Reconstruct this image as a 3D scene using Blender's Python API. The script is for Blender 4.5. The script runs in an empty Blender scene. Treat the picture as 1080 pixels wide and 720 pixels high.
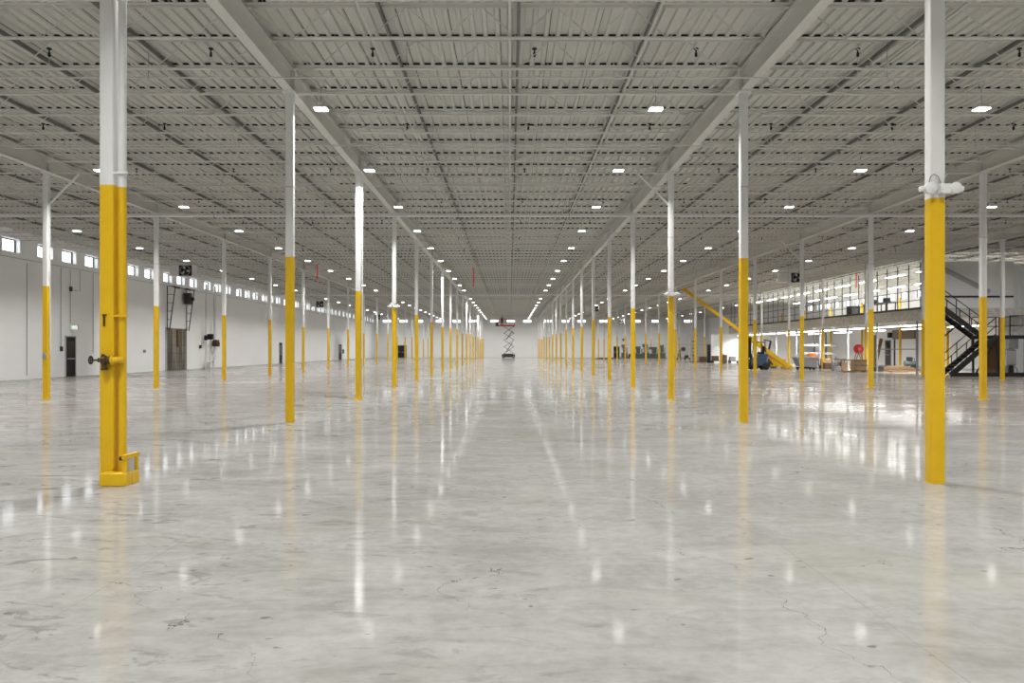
import bpy, math, random
from mathutils import Vector, Matrix
random.seed(7)
SC = bpy.context.scene
COL = SC.collection
F = 850.0            # focal length in pixels of the 1080 px wide frame
CAM_H = 1.54
VPX, VPY = 538.0, 368.0
BAY = 7.62           # column spacing along the building
D0 = 9.3             # depth of the first visible columns
DECK = 7.47          # underside of the roof deck
XL, XR, YB, YF = -24.6, 36.0, -12.0, 146.5

def P(px, py, d):
    """pixel of the 1080x720 photograph at depth d -> world point"""
    return Vector(((px - VPX) * d / F, d, CAM_H + (VPY - py) * d / F))
def PX(px, d): return (px - VPX) * d / F
def PZ(py, d): return CAM_H + (VPY - py) * d / F

ORD = ['first','second','third','fourth','fifth','sixth','seventh','eighth','ninth','tenth','eleventh','twelfth','thirteenth','fourteenth','fifteenth','sixteenth','seventeenth','eighteenth','nineteenth']
TENS = {2:'twent',3:'thirt',4:'fort',5:'fift',6:'sixt',7:'sevent'}
def ordinal(n):
    if n < 20: return ORD[n-1]
    t, u = divmod(n, 10)
    return TENS[t] + ('ieth' if u == 0 else 'y-' + ORD[u-1])

# ------------------------------------------------------------------ materials
def new_mat(name):
    m = bpy.data.materials.new(name); m.use_nodes = True
    nt = m.node_tree
    return m, nt, nt.nodes['Principled BSDF']
def coords(nt, scale=(1,1,1)):
    tc = nt.nodes.new('ShaderNodeTexCoord'); mp = nt.nodes.new('ShaderNodeMapping')
    mp.inputs['Scale'].default_value = scale
    nt.links.new(tc.outputs['Object'], mp.inputs['Vector'])
    return mp.outputs['Vector']
def world_coords(nt, scale=(1,1,1)):
    g = nt.nodes.new('ShaderNodeNewGeometry'); mp = nt.nodes.new('ShaderNodeMapping')
    mp.inputs['Scale'].default_value = scale
    nt.links.new(g.outputs['Position'], mp.inputs['Vector'])
    return mp.outputs['Vector']
def noise(nt, vec, scale, detail=4, rough=.55, dist=0):
    n = nt.nodes.new('ShaderNodeTexNoise')
    n.inputs['Scale'].default_value = scale; n.inputs['Detail'].default_value = detail
    n.inputs['Roughness'].default_value = rough; n.inputs['Distortion'].default_value = dist
    nt.links.new(vec, n.inputs['Vector']); return n.outputs['Fac']
def ramp(nt, fac, stops):
    r = nt.nodes.new('ShaderNodeValToRGB')
    el = r.color_ramp.elements
    while len(el) < len(stops): el.new(.5)
    for e, (p, c) in zip(el, stops):
        e.position = p; e.color = (c, c, c, 1) if not isinstance(c, tuple) else (*c, 1)
    nt.links.new(fac, r.inputs['Fac']); return r.outputs['Color']
def mix(nt, fac, a, b, mode='MIX'):
    m = nt.nodes.new('ShaderNodeMix'); m.data_type = 'RGBA'; m.blend_type = mode
    for k, v in ((0, fac), (6, a), (7, b)):
        if hasattr(v, 'links'): nt.links.new(v, m.inputs[k])
        else: m.inputs[k].default_value = v if k == 0 else (*v, 1)
    return m.outputs[2]
def math_(nt, op, a, b=0.0, c=None):
    m = nt.nodes.new('ShaderNodeMath'); m.operation = op
    for i, v in enumerate((a, b, c)):
        if v is None: continue
        if hasattr(v, 'links'): nt.links.new(v, m.inputs[i])
        else: m.inputs[i].default_value = v
    return m.outputs[0]
def paint(name, col, rough=.45, var=.08, scale=2.0, metal=0.0, stretch=(1,1,1), bump=0.0):
    m, nt, b = new_mat(name)
    v = coords(nt, stretch)
    f = noise(nt, v, scale)
    dark = tuple(max(0, c*(1-var)) for c in col); lite = tuple(min(1, c*(1+var)) for c in col)
    nt.links.new(ramp(nt, f, [(.3, dark), (.7, lite)]), b.inputs['Base Color'])
    b.inputs['Roughness'].default_value = rough; b.inputs['Metallic'].default_value = metal
    if bump:
        bp = nt.nodes.new('ShaderNodeBump'); bp.inputs['Strength'].default_value = bump; bp.inputs['Distance'].default_value = .01
        nt.links.new(noise(nt, v, scale*12), bp.inputs['Height']); nt.links.new(bp.outputs['Normal'], b.inputs['Normal'])
    return m
def emitter(name, col, strength):
    m, nt, b = new_mat(name)
    b.inputs['Base Color'].default_value = (.9,.9,.9,1)
    b.inputs['Emission Color'].default_value = (*col, 1); b.inputs['Emission Strength'].default_value = strength
    return m

M = {}
M['yellow'] = paint('safety_yellow', (.69,.425,.001), .42, .05, 3)
M['white'] = paint('white_steel_paint', (.70,.70,.695), .42, .03, 3)
M['steel'] = paint('joist_paint', (.60,.59,.555), .5, .05, 3)
M['girder'] = paint('girder_paint', (.60,.59,.555), .5, .05, .7)
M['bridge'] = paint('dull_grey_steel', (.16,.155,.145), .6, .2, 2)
M['wallwhite'] = paint('white_wall_paint', (.88,.885,.89), .6, .025, .25)
M['farwall'] = paint('far_white_wall_paint', (.89,.89,.89), .6, .02, .25)
M['black'] = paint('black_paint', (.008,.008,.009), .65, .2, 3)
M['blackglass'] = paint('dark_glazing', (.01,.011,.012), .12, .1, 3)
M['darkmetal'] = paint('dark_metal', (.05,.05,.052), .45, .2, 3, .5)
M['grey'] = paint('grey_metal', (.30,.31,.32), .45, .1, 2, .3)
M['lgrey'] = paint('light_grey_metal', (.48,.49,.50), .45, .06, 2, .2)
M['green'] = paint('machine_green_grey', (.115,.14,.135), .5, .15, 2)
M['bronze'] = paint('tarnished_bronze', (.10,.065,.035), .4, .35, 40, .7)
M['red'] = paint('red_paint', (.55,.02,.02), .45, .1, 3)
M['redflag'] = paint('faded_red_cloth', (.80,.13,.12), .8, .1, 3)
M['orange'] = paint('orange_paint', (.75,.20,.05), .5, .1, 3)
M['wood'] = paint('raw_lumber', (.30,.185,.09), .7, .3, 3, 0, (1,6,6))
M['oldwood'] = paint('old_lumber', (.14,.085,.05), .8, .35, 3, 0, (1,6,6))
M['ply'] = paint('brown_plywood', (.13,.07,.035), .75, .25, 1.5, 0, (4,4,.6))
M['carton'] = paint('brown_cardboard', (.24,.155,.075), .8, .1, 2)
M['rubber'] = paint('black_rubber', (.018,.018,.018), .8, .2, 5)
M['blue'] = paint('dark_blue_paint', (.05,.09,.16), .4, .1, 3)
M['skin'] = paint('skin', (.50,.31,.22), .6, .05, 6)
M['cloth'] = paint('dark_workwear', (.02,.02,.024), .85, .2, 8)
M['hivis'] = paint('charcoal_jacket', (.035,.034,.036), .85, .2, 8)
M['exitgreen'] = emitter('exit_green', (.01,.30,.13), .35)
M['exitwhite'] = emitter('exit_white', (1,1,1), .5)
M['lamp'] = emitter('lamp_lens', (1,.985,.96), 10)
M['tube'] = emitter('tube_lens', (1,.99,.97), 11)
M['rollbrown'] = paint('brown_roll_curtain', (.20,.15,.115), .7, .15, 2, 0, (1,1,8))
M['shade'] = paint('painted_flute_shade', (.012,.012,.012), .9, .2, 5)  # near-black colour for the shade painted into the deck flutes
M['concrete'] = paint('grey_fireproofed_edge', (.60,.585,.54), .8, .18, 4)

# weathered dock door: vertical brown and grey streaks
m, nt, b = new_mat('weathered_door'); v = coords(nt, (1, 3.2, .12))
f = noise(nt, v, 1.6, 5, .6, .3)
nt.links.new(ramp(nt, f, [(.30, (.02,.014,.01)), (.45, (.06,.047,.034)), (.54, (.19,.165,.13)), (.68, (.36,.33,.28))]), b.inputs['Base Color'])
b.inputs['Roughness'].default_value = .6; M['olddoor'] = m

# roof deck: white corrugated sheet with fine side laps every 0.914 m
m, nt, b = new_mat('roof_deck_paint')
g = nt.nodes.new('ShaderNodeNewGeometry'); sp = nt.nodes.new('ShaderNodeSeparateXYZ'); nt.links.new(g.outputs['Position'], sp.inputs[0])
fr = math_(nt, 'FRACT', math_(nt, 'DIVIDE', math_(nt, 'ADD', sp.outputs['X'], 100.03), .916))
lap = math_(nt, 'LESS_THAN', fr, .016)
f = noise(nt, world_coords(nt, (1,.25,1)), .8)
base = ramp(nt, f, [(.3, (.51,.502,.463)), (.7, (.56,.551,.514))])
nt.links.new(mix(nt, lap, base, (.12,.115,.105)), b.inputs['Base Color']); b.inputs['Roughness'].default_value = .55
M['deck'] = m

# polished concrete floor
m, nt, b = new_mat('polished_concrete')
g = nt.nodes.new('ShaderNodeNewGeometry'); sp = nt.nodes.new('ShaderNodeSeparateXYZ'); nt.links.new(g.outputs['Position'], sp.inputs[0])
X, Y = sp.outputs['X'], sp.outputs['Y']
v1 = world_coords(nt)
big = noise(nt, v1, .16, 5, .6, .4)
mid = noise(nt, v1, .9, 6, .62, .5)
fine = noise(nt, v1, 9, 5, .7)
base = ramp(nt, big, [(.30, (.225,.222,.21)), (.5, (.305,.302,.29)), (.68, (.38,.377,.365))])
base = mix(nt, .55, base, ramp(nt, mid, [(.30, (.165,.162,.153)), (.48, (.295,.292,.282)), (.7, (.42,.417,.405))]))
base = mix(nt, .35, base, ramp(nt, fine, [(.3, (.24,.236,.225)), (.6, (.45,.446,.432))]))
olive = ramp(nt, noise(nt, v1, .55, 5, .6, .6), [(.50, 0.0), (.66, .6)])
base = mix(nt, olive, base, (.285,.28,.235))
# brownish traffic stains in the side bays, further in
side = math_(nt, 'MULTIPLY', math_(nt, 'SMOOTH_MIN', 1.0, math_(nt, 'MAXIMUM', math_(nt, 'MULTIPLY', math_(nt, 'SUBTRACT', math_(nt, 'ABSOLUTE', X), 4.6), .35), 0.0), .2),
             math_(nt, 'SMOOTH_MIN', 1.0, math_(nt, 'MAXIMUM', math_(nt, 'MULTIPLY', math_(nt, 'SUBTRACT', Y, 10.0), .09), 0.0), .2))
st = noise(nt, world_coords(nt, (.55,1.0,1)), .35, 6, .68, 1.2)
stm = math_(nt, 'MULTIPLY', ramp(nt, st, [(.36, 0.0), (.52, 1.0)]), side)
base = mix(nt, math_(nt, 'MULTIPLY', stm, .75), base, (.175,.142,.115))
# fine streaks drawn across the slab, strongest to the left
sk = noise(nt, world_coords(nt, (.6,1.3,1)), 1.8, 6, .72, 1.2)
skl = ramp(nt, math_(nt, 'MULTIPLY_ADD', X, -.06, .35), [(.1, .25), (.9, 1.0)])
base = mix(nt, math_(nt, 'MULTIPLY', skl, .40), base, ramp(nt, sk, [(.34, (.16,.157,.155)), (.47, (.33,.328,.325)), (.62, (.50,.497,.49))]))
# scattered dark scuffs, mostly left
sc_ = noise(nt, world_coords(nt, (.7,1.6,1)), 1.9, 7, .70, 1.6)
scm = ramp(nt, sc_, [(.575, 0.0), (.62, 1.0)])
lmask = ramp(nt, math_(nt, 'MULTIPLY_ADD', X, -.08, .30), [(.15, .12), (.75, 1.0)])
base = mix(nt, math_(nt, 'MULTIPLY', math_(nt, 'MULTIPLY', scm, lmask), .75), base, (.13,.125,.12))
pit = ramp(nt, noise(nt, world_coords(nt, (.8,1.2,1)), 7.5, 2, .5), [(.70, 0.0), (.74, 1.0)])
base = mix(nt, math_(nt, 'MULTIPLY', pit, .7), base, (.11,.105,.10))
# hairline cracks
wn = nt.nodes.new('ShaderNodeTexNoise'); wn.inputs['Scale'].default_value = 1.3; wn.inputs['Detail'].default_value = 8; nt.links.new(v1, wn.inputs['Vector'])
addv = nt.nodes.new('ShaderNodeVectorMath'); addv.operation = 'MULTIPLY_ADD'
nt.links.new(wn.outputs['Color'], addv.inputs[0]); addv.inputs[1].default_value = (1.6,1.6,0); nt.links.new(v1, addv.inputs[2])
vo = nt.nodes.new('ShaderNodeTexVoronoi'); vo.feature = 'DISTANCE_TO_EDGE'; vo.inputs['Scale'].default_value = .42; vo.voronoi_dimensions = '2D'
nt.links.new(addv.outputs[0], vo.inputs['Vector'])
crk = math_(nt, 'LESS_THAN', vo.outputs['Distance'], .0013)
ckm = ramp(nt, noise(nt, v1, .7, 3), [(.50, 0.0), (.57, 1.0)])
base = mix(nt, math_(nt, 'MULTIPLY', math_(nt, 'MULTIPLY', crk, ckm), .85), base, (.06,.058,.055))
# saw-cut joints: along the column rows and every half bay across
jx = math_(nt, 'LESS_THAN', math_(nt, 'ABSOLUTE', math_(nt, 'SUBTRACT', math_(nt, 'FRACT', math_(nt, 'DIVIDE', math_(nt, 'ADD', X, 104.75-4.75), 4.75)), .5)), .0010)
jy = math_(nt, 'LESS_THAN', math_(nt, 'ABSOLUTE', math_(nt, 'SUBTRACT', math_(nt, 'FRACT', math_(nt, 'DIVIDE', math_(nt, 'ADD', Y, 100.0), 3.81)), .5)), .0012)
jm = math_(nt, 'MULTIPLY', math_(nt, 'MAXIMUM', jx, jy), ramp(nt, noise(nt, v1, .6, 3), [(.4, .1), (.6, .8)]))
base = mix(nt, math_(nt, 'MULTIPLY', jm, .5), base, (.2,.195,.185))
# worn pale paint lines across the side bays
ly = math_(nt, 'LESS_THAN', math_(nt, 'ABSOLUTE', math_(nt, 'SUBTRACT', math_(nt, 'FRACT', math_(nt, 'DIVIDE', math_(nt, 'ADD', math_(nt, 'MULTIPLY_ADD', X, .10, Y), 100.0), 3.05)), .5)), .020)
lm = math_(nt, 'MULTIPLY', math_(nt, 'MULTIPLY', ly, side), ramp(nt, noise(nt, v1, 1.3, 4), [(.46, 0.0), (.58, 1.0)]))
base = mix(nt, math_(nt, 'MULTIPLY', lm, .6), base, (.74,.71,.62))
base = mix(nt, 1.0, base, (.86,.86,.86), 'MULTIPLY')
nt.links.new(base, b.inputs['Base Color'])
rg = ramp(nt, mid, [(.3, .055), (.7, .10)])
nt.links.new(rg, b.inputs['Roughness'])
b.inputs['IOR'].default_value = 1.40
spec = math_(nt, 'MULTIPLY_ADD', stm, -.42, .5)
nt.links.new(spec, b.inputs['Specular IOR Level'])
# the polish is worn: part of the surface is bare matt concrete
df = nt.nodes.new('ShaderNodeBsdfDiffuse'); nt.links.new(base, df.inputs['Color'])
ms = nt.nodes.new('ShaderNodeMixShader'); out = nt.nodes['Material Output']
wear = ramp(nt, noise(nt, world_coords(nt, (.7,1.2,1)), .8, 6, .68, .8), [(.34, .14), (.66, .50)])
nt.links.new(math_(nt, 'MULTIPLY_ADD', stm, .25, wear), ms.inputs[0])
nt.links.new(b.outputs[0], ms.inputs[1]); nt.links.new(df.outputs[0], ms.inputs[2]); nt.links.new(ms.outputs[0], out.inputs['Surface'])
M['floor'] = m

# window glass
m = bpy.data.materials.new('window_glass'); m.use_nodes = True; nt = m.node_tree
for n in list(nt.nodes): nt.nodes.remove(n)
o = nt.nodes.new('ShaderNodeOutputMaterial'); mx = nt.nodes.new('ShaderNodeMixShader'); mx.inputs[0].default_value = .07
t = nt.nodes.new('ShaderNodeBsdfTransparent'); gl = nt.nodes.new('ShaderNodeBsdfGlossy'); gl.inputs['Roughness'].default_value = .02
nt.links.new(t.outputs[0], mx.inputs[1]); nt.links.new(gl.outputs[0], mx.inputs[2]); nt.links.new(mx.outputs[0], o.inputs[0])
M['glass'] = m

# ------------------------------------------------------------------ mesh helpers
class MB:
    def __init__(s, mat4=None): s.v = []; s.f = []; s.T = mat4; s.sm = []
    def _add(s, vs, fs, smooth=False):
        n = len(s.v)
        if s.T is not None: vs = [s.T @ Vector(v) for v in vs]
        s.v += [tuple(v) for v in vs]; s.f += [tuple(i+n for i in f) for f in fs]; s.sm += [smooth]*len(fs)
        return s
    def box(s, x0, x1, y0, y1, z0, z1):
        vs = [(x0,y0,z0),(x1,y0,z0),(x1,y1,z0),(x0,y1,z0),(x0,y0,z1),(x1,y0,z1),(x1,y1,z1),(x0,y1,z1)]
        return s._add(vs, [(0,3,2,1),(4,5,6,7),(0,1,5,4),(1,2,6,5),(2,3,7,6),(3,0,4,7)])
    def bbox(s, x0, x1, y0, y1, z0, z1, r=.02):
        """box with its four upright edges rounded and chamfered top and bottom rims"""
        r = min(r, (x1-x0)*.45, (y1-y0)*.45, (z1-z0)*.45)
        def ring(i, z):
            a, bb, c, d = x0+i, x1-i, y0+i, y1-i; k = max(r-i, r*.3)
            return [(a+k,c,z),(bb-k,c,z),(bb,c+k,z),(bb,d-k,z),(bb-k,d,z),(a+k,d,z),(a,d-k,z),(a,c+k,z)]
        rs = [ring(r*.6, z0), ring(0, z0+r*.6), ring(0, z1-r*.6), ring(r*.6, z1)]
        vs = sum(rs, []); fs = []
        for k in range(3):
            for i in range(8):
                j = (i+1) % 8; fs.append((k*8+i, k*8+j, k*8+8+j, k*8+8+i))
        fs += [tuple(range(7,-1,-1)), tuple(range(24,32))]
        return s._add(vs, fs)
    def tube(s, a, b, r, n=8, r2=None, caps=True, smooth=True):
        a, b = Vector(a), Vector(b); d = (b-a).normalized(); r2 = r if r2 is None else r2
        u = d.orthogonal().normalized(); w = d.cross(u)
        vs = []
        for p, rr in ((a, r), (b, r2)):
            for i in range(n):
                t = 2*math.pi*i/n; vs.append(p + u*(rr*math.cos(t)) + w*(rr*math.sin(t)))
        s._add(vs, [(i, (i+1) % n, n+(i+1) % n, n+i) for i in range(n)], smooth)
        if caps:
            base = len(s.v) - 2*n
            s.f += [tuple(base+i for i in range(n-1,-1,-1)), tuple(base+n+i for i in range(n))]; s.sm += [False, False]
        return s
    def path(s, pts, r, n=6):
        """one continuous tube through the points"""
        pts = [Vector(p) for p in pts]; vs = []; u = None
        for k, p in enumerate(pts):
            d = (pts[min(k+1, len(pts)-1)] - pts[max(k-1, 0)]).normalized()
            if u is None: u = d.orthogonal().normalized()
            else: u = (u - d*u.dot(d)).normalized()
            w = d.cross(u)
            for i in range(n):
                t = 2*math.pi*i/n; vs.append(p + u*(r*math.cos(t)) + w*(r*math.sin(t)))
        fs = [(k*n+i, k*n+(i+1) % n, (k+1)*n+(i+1) % n, (k+1)*n+i) for k in range(len(pts)-1) for i in range(n)]
        s._add(vs, fs, True)
        base = len(s.v) - len(vs)
        s.f += [tuple(base+i for i in range(n-1,-1,-1)), tuple(base+len(vs)-n+i for i in range(n))]; s.sm += [False, False]
        return s
    def bar(s, a, b, w, h, up=(0,0,1)):
        """rectangular bar from a to b, w across, h along up"""
        a, b = Vector(a), Vector(b); d = (b-a).normalized(); up = Vector(up)
        x = d.cross(up)
        if x.length < 1e-4: x = d.cross(Vector((0,1,0)))
        x.normalize(); y = x.cross(d)
        vs = []
        for p in (a, b):
            for i, j in ((-1,-1),(1,-1),(1,1),(-1,1)): vs.append(p + x*(w*.5*i) + y*(h*.5*j))
        return s._add(vs, [(0,1,2,3),(7,6,5,4),(0,4,5,1),(1,5,6,2),(2,6,7,3),(3,7,4,0)])
    def lathe(s, c, prof, n=16, axis='Z'):
        """revolve (r, h) profile about an axis through c"""
        c = Vector(c); vs = []
        for r, h in prof:
            for i in range(n):
                t = 2*math.pi*i/n; a, bb = r*math.cos(t), r*math.sin(t)
                vs.append(c + Vector({'Z':(a,bb,h),'X':(h,a,bb),'Y':(bb,h,a)}[axis]))
        k = len(prof)
        s._add(vs, [(q*n+i, q*n+(i+1) % n, (q+1)*n+(i+1) % n, (q+1)*n+i) for q in range(k-1) for i in range(n)], True)
        base = len(s.v) - k*n
        if prof[0][0] > 1e-5: s.f.append(tuple(base+i for i in range(n-1,-1,-1))); s.sm.append(False)
        if prof[-1][0] > 1e-5: s.f.append(tuple(base+(k-1)*n+i for i in range(n))); s.sm.append(False)
        return s
    def prism(s, pts, a, b, axis='Y'):
        """extrude a 2D outline between a and b along an axis ((x,z) for Y, (y,z) for X, (x,y) for Z)"""
        n = len(pts); f = {'Y': lambda p, t: (p[0], t, p[1]), 'X': lambda p, t: (t, p[0], p[1]), 'Z': lambda p, t: (p[0], p[1], t)}[axis]
        vs = [f(p, a) for p in pts] + [f(p, b) for p in pts]
        return s._add(vs, [tuple(range(n)), tuple(range(2*n-1, n-1, -1))] + [(i, n+i, n+(i+1) % n, (i+1) % n) for i in range(n)])
    def torus(s, c, R, r, n=20, k=8, axis='X'):
        c = Vector(c); vs = []
        for i in range(n):
            t = 2*math.pi*i/n
            for j in range(k):
                q = 2*math.pi*j/k; rr = R + r*math.cos(q); h = r*math.sin(q)
                a, bb = rr*math.cos(t), rr*math.sin(t)
                vs.append(c + Vector({'Z':(a,bb,h),'X':(h,a,bb),'Y':(bb,h,a)}[axis]))
        return s._add(vs, [(i*k+j, ((i+1) % n)*k+j, ((i+1) % n)*k+(j+1) % k, i*k+(j+1) % k) for i in range(n) for j in range(k)], True)
    def mesh(s, name, mat, off=(0,0,0)):
        me = bpy.data.meshes.new(name)
        ox, oy, oz = off
        me.from_pydata([(x-ox, y-oy, z-oz) for x, y, z in s.v], [], s.f)
        me.polygons.foreach_set('use_smooth', s.sm)
        me.update()
        bm_fix(me)
        me.materials.append(mat); return me
    def build(s, name, mat, parent=None, off=None):
        if off is None:
            off = Vector((0,0,0)); p = parent
            while p is not None: off = off + p.location; p = p.parent
        o = bpy.data.objects.new(name, s.mesh(name, M[mat] if isinstance(mat, str) else mat, off)); COL.objects.link(o)
        if parent: o.parent = parent
        return o
    def top(s, name, mat, label, cat, group=None, kind=None, loc=None):
        """a thing that is one mesh; its origin goes to the middle of its base"""
        if loc is None:
            xs, ys, zs = zip(*s.v); loc = Vector(((min(xs)+max(xs))/2, (min(ys)+max(ys))/2, min(zs)))
        o = s.build(name, mat, None, loc); o.location = loc
        return tag(o, label, cat, group, kind)
import bmesh
def bm_fix(me):
    bm = bmesh.new(); bm.from_mesh(me); bmesh.ops.recalc_face_normals(bm, faces=bm.faces); bm.to_mesh(me); bm.free()
    try: me.set_sharp_from_angle(angle=math.radians(38))
    except Exception: pass
def tag(o, label=None, cat=None, group=None, kind=None):
    for k, v in (('label', label), ('category', cat), ('group', group), ('kind', kind)):
        if v: o[k] = v
    return o
def thing(name, label, cat, loc, group=None, kind=None, parent=None):
    o = bpy.data.objects.new(name, None); COL.objects.link(o); o.location = loc; o.empty_display_size = .2
    return tag(o, label, cat, group, kind)
def copy_tree(o, parent=None):
    c = o.copy(); COL.objects.link(c)
    if parent: c.parent = parent
    for ch in list(o.children): copy_tree(ch, c)
    return c
def again(proto, loc, label=None, group=None):
    c = copy_tree(proto); c.location = loc
    if label: c['label'] = label
    if group: c['group'] = group
    return c

# ------------------------------------------------------------------ camera, world, view
cam = bpy.data.cameras.new('camera'); cam.sensor_width = 36; cam.lens = F/1080*36
cam.shift_x = (540-VPX)/1080; cam.shift_y = (VPY-360)/1080; cam.clip_end = 400; cam.clip_start = .05
co = bpy.data.objects.new('camera', cam); COL.objects.link(co); co.location = (0,0,CAM_H); co.rotation_euler = (math.pi/2,0,0); SC.camera = co
w = bpy.data.worlds.new('overcast_sky'); SC.world = w; w.use_nodes = True
w.node_tree.nodes['Background'].inputs[0].default_value = (.93,.97,1,1); w.node_tree.nodes['Background'].inputs[1].default_value = 3.0
vs = SC.view_settings; vs.view_transform = 'Standard'; vs.look = 'None'; vs.gamma = 1; vs.exposure = 0.36; vs.use_curve_mapping = False
SC.cycles.max_bounces = 8; SC.cycles.diffuse_bounces = 6; SC.cycles.glossy_bounces = 3
SC.cycles.sample_clamp_indirect = 6; SC.cycles.caustics_reflective = False; SC.cycles.caustics_refractive = False
SC.cycles.use_denoising = True

# ------------------------------------------------------------------ setting
MB().box(XL-.4, XR+.4, YB-.4, YF+.4, -.25, 0).top('floor', 'floor', 'polished grey concrete warehouse floor with scuffs and hairline cracks', 'floor', kind='structure', loc=(0,0,0))
DP = p = .229; n = int((XR-XL+.8)/p); pts = []
for i in range(n):
    x = XL-.4+i*p; pts += [(x,DECK),(x+.065,DECK),(x+.085,DECK+.046),(x+.209,DECK+.046)]
pts.append((XL-.4+n*p, DECK))
d = MB(); d.v = [(x,YB-.4,z) for x,z in pts] + [(x,YF+.4,z) for x,z in pts]; k = len(pts)
d.f = [(i, k+i, k+i+1, i+1) for i in range(k-1)]; d.sm = [False]*len(d.f)
d.top('ceiling', 'deck', 'white corrugated steel roof deck over the whole hall', 'ceiling', kind='structure', loc=(0,0,DECK))

WT = .30
# left wall: openings for the row of high windows, in threes between columns
left_win = []
for g in range(-1, 14):
    for q in (0, 2.32, 4.70):
        y = 41.96 + BAY*g + q
        if 38 < y < YF-2: left_win.append(y)
WL, WZ0, WZ1 = 1.42, 6.34, 7.02
wl = MB().box(XL-WT, XL, YB, YF, 0, WZ0).box(XL-WT, XL, YB, YF, WZ1, DECK+.1)
ys = [YB] + sum([[y, y+WL] for y in left_win], []) + [YF]
for a, b_ in zip(ys[0::2], ys[1::2]): wl.box(XL-WT, XL, a, b_, WZ0, WZ1)
wl.top('wall_left', 'wallwhite', 'long white left wall with a row of high windows', 'wall', kind='structure', loc=(XL,0,0))
far_win = []
for x0 in (-23.2, -13.55, -3.65, 6.2, 16.2, 25.6):
    for q in (0, 3.02, 6.0): far_win.append(x0+q)
far_win = [x for x in far_win if x < XR-2]
FZ0, FZ1, FW = 6.33, 6.90, 1.56
wf = MB().box(XL-WT, XR+WT, YF, YF+WT, 0, FZ0).box(XL-WT, XR+WT, YF, YF+WT, FZ1, DECK+.1)
xs = [XL-WT] + sum([[x, x+FW] for x in far_win], []) + [XR+WT]
for a, b_ in zip(xs[0::2], xs[1::2]): wf.box(a, b_, YF, YF+WT, FZ0, FZ1)
wf.top('wall_far', 'farwall', 'white far end wall with high windows', 'wall', kind='structure', loc=(0,YF,0))
right_win = [58.0+2.35*i+(i//3)*.55 for i in range(16)]
wr = MB().box(XR, XR+WT, YB, YF, 0, WZ0-.25).box(XR, XR+WT, YB, YF, WZ1-.25, DECK+.1)
ys = [YB] + sum([[y, y+WL] for y in right_win], []) + [YF]
for a, b_ in zip(ys[0::2], ys[1::2]): wr.box(XR, XR+WT, a, b_, WZ0-.25, WZ1-.25)
wr.top('wall_right', 'wallwhite', 'white right wall behind the mezzanine', 'wall', kind='structure', loc=(XR,0,0))
MB().box(XL-WT, XR+WT, YB-WT, YB, 0, DECK+.1).top('wall_near', 'wallwhite', 'white wall at the near end of the hall', 'wall', kind='structure', loc=(0,YB,0))

wn_i = 0
def window(x0, x1, y0, y1, z0, z1, axis, label):
    global wn_i; wn_i += 1
    r = thing('window_%d' % wn_i, label, 'window', ((x0+x1)/2, (y0+y1)/2, z0), kind='structure')
    fr = MB(); t = .06
    if axis == 'X':
        fr.box(x0,x1,y0,y1,z0,z0+t).box(x0,x1,y0,y1,z1-t,z1).box(x0,x1,y0,y0+t,z0+t,z1-t).box(x0,x1,y1-t,y1,z0+t,z1-t)
        pn = MB().box((x0+x1)/2-.006,(x0+x1)/2+.006,y0+t,y1-t,z0+t,z1-t)
    else:
        fr.box(x0,x1,y0,y1,z0,z0+t).box(x0,x1,y0,y1,z1-t,z1).box(x0,x0+t,y0,y1,z0+t,z1-t).box(x1-t,x1,y0,y1,z0+t,z1-t)
        pn = MB().box(x0+t,x1-t,(y0+y1)/2-.006,(y0+y1)/2+.006,z0+t,z1-t)
    fr.build('window_frame', 'darkmetal', r); pn.build('window_pane', 'glass', r)
for i, y in enumerate(left_win):
    window(XL-WT+.02, XL-WT+.08, y, y+WL, WZ0, WZ1, 'X', '%s high window from the near end of the left wall' % ordinal(i+1))
for i, x in enumerate(far_win):
    window(x, x+FW, YF+WT-.1, YF+WT-.04, FZ0, FZ1, 'Y', '%s high window from the left in the far end wall' % ordinal(i+1))
for i, y in enumerate(right_win):
    window(XR+WT-.1, XR+WT-.04, y, y+WL, WZ0-.25, WZ1-.25, 'X', '%s high window from the near end of the right wall above the mezzanine' % ordinal(i+1))

# doors
dn = 0
def door(axis, at, c, wdt, h, label, mat='black', two=False, glazed=True):
    """leaf on a wall face; axis X: wall at x=at facing +-x, c along y; axis Y: wall at y=at, c along x"""
    global dn; dn += 1
    sgn = 1 if (axis == 'X' and at < 0) else -1
    loc = (at, c, 0) if axis == 'X' else (c, at, 0)
    r = thing('door_%d' % dn, label, 'door', loc, kind='structure')
    def B(mb, u0, u1, t0, t1, z0, z1):
        a, b_ = sorted((at+sgn*t0, at+sgn*t1))
        return mb.box(a, b_, c+u0, c+u1, z0, z1) if axis == 'X' else mb.box(c+u0, c+u1, a, b_, z0, z1)
    hw = wdt/2; f = MB()
    B(f,-hw-.06,-hw,0,.06,0,h+.06); B(f,hw,hw+.06,0,.06,0,h+.06); B(f,-hw,hw,0,.06,h,h+.06); f.build('door_frame', 'lgrey', r)
    leaves = [(-hw,0),(0,hw)] if two else [(-hw,hw)]
    for a, b_ in leaves:
        lf = B(MB(), a+.004, b_-.004, 0, .045, .01, h-.004).build('door_leaf', mat, r)
        if glazed: B(MB(), a+.16, b_-.16, .045, .052, 1.15, h-.25).build('glass_panel', 'blackglass', lf)
        B(MB(), a+.12, b_-.12, .045, .10, .98, 1.03).build('push_bar', 'lgrey', lf)
    return r
door('X', XL, 45.05, .96, 2.22, 'black exit door under the green exit sign')
door('X', XL, 86.3, 1.0, 2.2, 'narrow black door farther along the left wall')
door('X', XL, 116.5, 1.9, 2.2, 'black double door near the far end of the left wall', two=True)
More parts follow.
